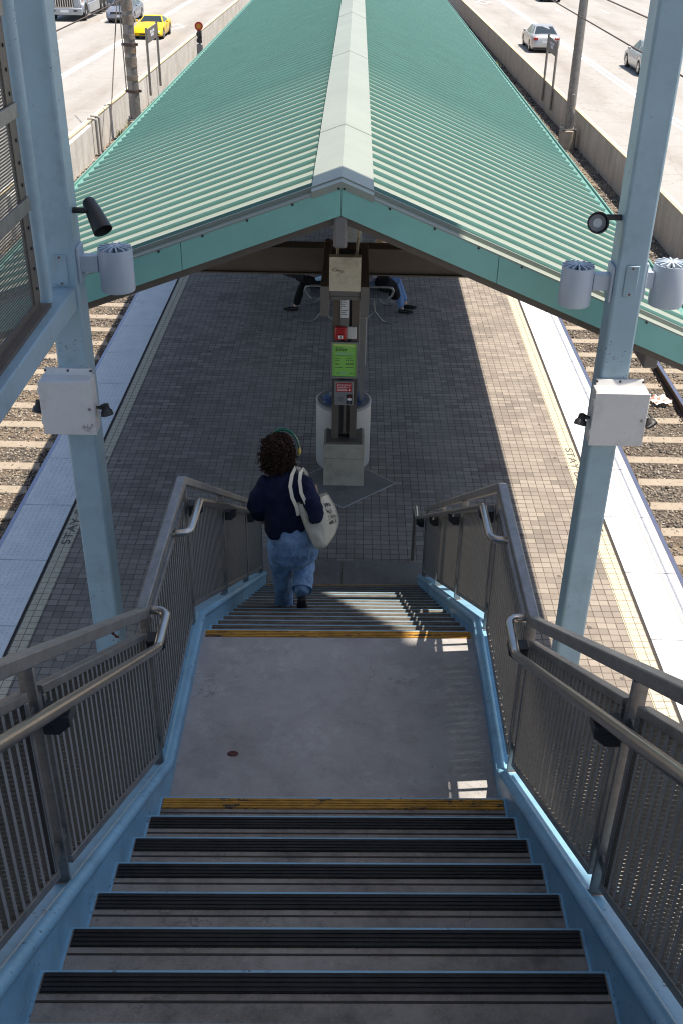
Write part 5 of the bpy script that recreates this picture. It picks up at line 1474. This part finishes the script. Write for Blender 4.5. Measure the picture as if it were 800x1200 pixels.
# ---- benches and the two seated people ------------------------------------------
def bench(sx, label):
    root = thing('bench', label, 'bench', (sx*.48-.05, 18.3, 0), 'back to back benches under the canopy')
    c = -.03
    g = MB(); prof = []
    X = lambda d: c+sx*d
    for k, (d0, z0, d1, z1) in enumerate(((.22,.43,.70,.45),)):
        for i in range(11):
            d = d0+(d1-d0)*i/11
            g.box(min(X(d),X(d+.036)), max(X(d),X(d+.036)), 17.45, 19.25, z0, z0+.022)
    g.build('seat', M['greige'], root)
    g = MB()
    for i in range(9):
        z = .50+.045*i; d = .20-.012*i
        g.box(min(X(d),X(d-.02)), max(X(d),X(d-.02)), 17.45, 19.25, z, z+.034)
    g.build('backrest', M['greige'], root)
    for y in (17.42, 18.35, 19.28):
        g = MB()
        g.tube([(X(.80),y,.012),(X(.70),y,.02),(X(.58),y,.05),(X(.45),y,.22),(X(.42),y,.42)], .020, 8)
        g.tube([(X(.10),y,.012),(X(.22),y,.02),(X(.35),y,.10),(X(.45),y,.22)], .020, 8)
        g.build('leg', M['galv'], root, smooth=60)
        g = MB(); g.tube([(X(.16),y,.70),(X(.30),y,.665),(X(.66),y,.665),(X(.74),y,.65),(X(.765),y,.60),(X(.74),y,.52),(X(.66),y,.44)], .022, 8); g.build('armrest', M['galv'], root, smooth=60)
    return root
bench(-1, 'slatted metal bench facing left behind the column')
bench(1, 'slatted metal bench facing right behind the column')
def seated(sx, y0, label, top, trousers, skin, hair, hairlen, crossed, lean=0):
    root = thing('person', label, 'person', (sx*.45-.03, y0, 0))
    c = -.03; X = lambda d: c+sx*d
    g = MB()
    hd = .40+lean
    ball(g, (X(hd),y0,1.20), .095,.078,.115); face(g, (X(hd),y0,1.20), (sx*.85,-.50,-.08))
    chain(g, [(X(.36+lean*.75),y0,1.00,.05,.05),(X(.385+lean),y0,1.12,.045,.045)], 10, (0,1,0))
    chain(g, [(X(.38),y0,.52,.15,.11),(X(.35+lean*.4),y0,.72,.14,.10),(X(.34+lean*.7),y0,.92,.17,.10),(X(.36+lean*.75),y0,1.0,.07,.06)], 14, (0,1,0))
    for sy in (-1, 1):
        chain(g, [(X(.34),y0+sy*.17,.94,.04,.04),(X(.42),y0+sy*.21,.70,.04,.04),(X(.60),y0+sy*.10,.64,.03,.028)], 10, (0,1,0))
        hand(g, (X(.60),y0+sy*.10,.64), (sx*.85,-sy*.45,-.2), .6, (0,1,0))
    if crossed:
        legs = [((X(.40),y0-.09,.53),(X(.86),y0-.05,.62),(X(1.08),y0-.02,.60),(X(1.12),y0,.50)), ((X(.40),y0+.09,.53),(X(.84),y0+.09,.48),(X(.95),y0+.05,.12),(X(.99),y0+.05,.05))]
        legs[0] = ((X(.40),y0-.09,.53),(X(.80),y0-.10,.64),(X(.92),y0+.14,.60),(X(.94),y0+.18,.59))
    else:
        legs = [((X(.40),y0-.10,.53),(X(.86),y0-.13,.50),(X(.93),y0-.13,.12),(X(.97),y0-.13,.06)), ((X(.40),y0+.10,.53),(X(.88),y0+.13,.50),(X(1.0),y0+.12,.14),(X(1.04),y0+.12,.06))]
    for h, k, a, f in legs: chain(g, [(*h,.085,.08),(*k,.058,.058),(*a,.036,.036),(*f,.03,.03)], 12, (0,1,0))
    skin_mesh('body', g, skin, root, .012, 3)
    g = MB(); chain(g, [(X(.38),y0,.53,.175,.135),(X(.35+lean*.4),y0,.72,.165,.12),(X(.34+lean*.7),y0,.90,.185,.115),(X(.36+lean*.75),y0,.99,.085,.075)], 16, (0,1,0))
    for sy in (-1, 1): chain(g, [(X(.34),y0+sy*.17,.93,.062,.062),(X(.42),y0+sy*.215,.71,.055,.055),(X(.58),y0+sy*.11,.645,.042,.042)], 12, (0,1,0))
    skin_mesh('top', g, top, root, .016, 3, (.010, 9))
    g = MB(); chain(g, [(X(.34),y0,.53,.185,.12),(X(.46),y0,.54,.185,.11)], 16, (0,1,0))
    for h, k, a, f in legs:
        a2 = tuple(Vector(k).lerp(Vector(a), .93)); chain(g, [(*h,.100,.095),(*k,.076,.076),(*tuple(Vector(k).lerp(Vector(a),.5)),.066,.068),(*a2,.066,.068)], 14, (0,1,0))
    skin_mesh('trousers', g, trousers, root, .014, 3, (.010, 10))
    for i, (h, k, a, f) in enumerate(legs):
        up = crossed and i == 0
        d = Vector((sx*.9,.1,.15)) if up else Vector((sx*1.0,-.25,0)); d.normalize()
        p = Vector(f) if up else Vector((f[0]-sx*.06, f[1], .045))
        g = MB(); chain(g, [(*p,.036,.042),(*(p+d*.10),.040,.040),(*(p+d*.20),.044,.030),(*(p+d*.25),.030,.022)], 12, (0,1,0))
        sh = skin_mesh('shoe', g, M['leather'], root, .010, 2)
    g = MB(); ball(g, (X(.375+lean),y0+.015,1.225), .105,.092,.115)
    if hairlen:
        chain(g, [(X(.33+lean),y0+.03,1.18,.085,.07),(X(.31+lean*.9),y0+.02,1.02,.10,.06),(X(.30+lean*.7),y0,.90,.09,.045)], 12, (0,1,0))
        chain(g, [(X(.34+lean),y0-.085,1.20,.03,.04),(X(.36+lean),y0-.105,1.06,.03,.045),(X(.36+lean),y0-.11,.95,.025,.03)], 10, (0,1,0))
    # keep the face clear
    for v in range(len(g.v)):
        p = Vector(g.v[v]); q = p-Vector((X(hd),y0,1.20)); f = Vector((sx*.85,-.5,0)).normalized(); dd = q.dot(f)
        if dd > .035: g.v[v] = tuple(p-f*(dd-.035))
    skin_mesh('hair', g, hair, root, .012, 2, (.008, 22))
    return root, X
seated(-1, 17.95, 'person in black trousers sitting cross legged on the left bench', M['paleblue'], M['blackcloth'], M['skin_fair'], M['hair'], False, True)
w2, X2 = seated(1, 18.10, 'blond person in a pale top and blue jeans sitting on the right bench', M['lilac'], M['denim_pale'], M['skin_fair'], M['blond'], True, False, .16)
# dark bag on her lap
g = MB()
chain(g, [(X2(.52),17.86,.62,.10,.13),(X2(.62),17.86,.58,.16,.15),(X2(.74),17.90,.50,.14,.13),(X2(.82),17.90,.34,.09,.10)], 16, (0,1,0))
bgo = skin_mesh('shoulder_bag', g, M['blackcloth'], None, .014, 3, (.012, 9))
bgo.location = (0,0,0); tag(bgo, 'slumped black bag on the lap of the blond person', 'bag')
g = MB(); g.tube([(X2(.55),17.80,.66),(X2(.45),17.80,.80),(X2(.40),17.86,.95)], .012, 6)
p = g.build('strap', M['plum'], bgo, smooth=60)

SKY_STRENGTH, SUN_STRENGTH, EXPOSURE = .108, 5.0, .87
CAMR = [[0.99977045, -0.02090496, 0.00469312], [0.01482098, 0.51661714, -0.85608824], [0.01547194, 0.85596128, 0.51680838]]

# ================================================================== LIGHT, SKY, CAMERA
SUN = Vector((.31, .03, 1)).normalized()
w = bpy.data.worlds.new('World'); S.world = w; w.use_nodes = True
nt = w.node_tree; bg = nt.nodes['Background']
sky = nt.nodes.new('ShaderNodeTexSky'); sky.sky_type = 'NISHITA'; sky.sun_disc = False
sky.sun_elevation = math.asin(SUN.z); sky.sun_rotation = math.atan2(SUN.x, SUN.y); sky.altitude = 50; sky.air_density = 1.0; sky.dust_density = 1.2; sky.ozone_density = 1.0
nt.links.new(sky.outputs[0], bg.inputs[0]); bg.inputs[1].default_value = SKY_STRENGTH
ld = bpy.data.lights.new('sun', 'SUN'); ld.energy = SUN_STRENGTH; ld.angle = R(.53); ld.color = (1, .915, .80)
lo = bpy.data.objects.new('sun', ld); COL.objects.link(lo); lo.rotation_euler = SUN.to_track_quat('Z', 'Y').to_euler(); lo.location = (10, 0, 30)
cd = bpy.data.cameras.new('camera'); cam = bpy.data.objects.new('camera', cd); COL.objects.link(cam); S.camera = cam
cd.sensor_fit = 'HORIZONTAL'; cd.sensor_width = 24; cd.lens = 1213/800*24; cd.clip_start = .05; cd.clip_end = 2000
cd.dof.use_dof = False
RM = Matrix(CAMR)
cam.matrix_world = Matrix.Translation((0,0,6.6)) @ RM.to_4x4()
vs = S.view_settings; vs.view_transform = 'Standard'; vs.look = 'None'; vs.exposure = EXPOSURE; vs.gamma = 1; vs.use_curve_mapping = False
S.render.resolution_x = 682; S.render.resolution_y = 1024
S.cycles.max_bounces = 8; S.cycles.diffuse_bounces = 4; S.cycles.glossy_bounces = 4; S.cycles.transparent_max_bounces = 24; S.cycles.sample_clamp_indirect = 6
S.cycles.use_denoising = True
S.cycles.filter_width = 1.15
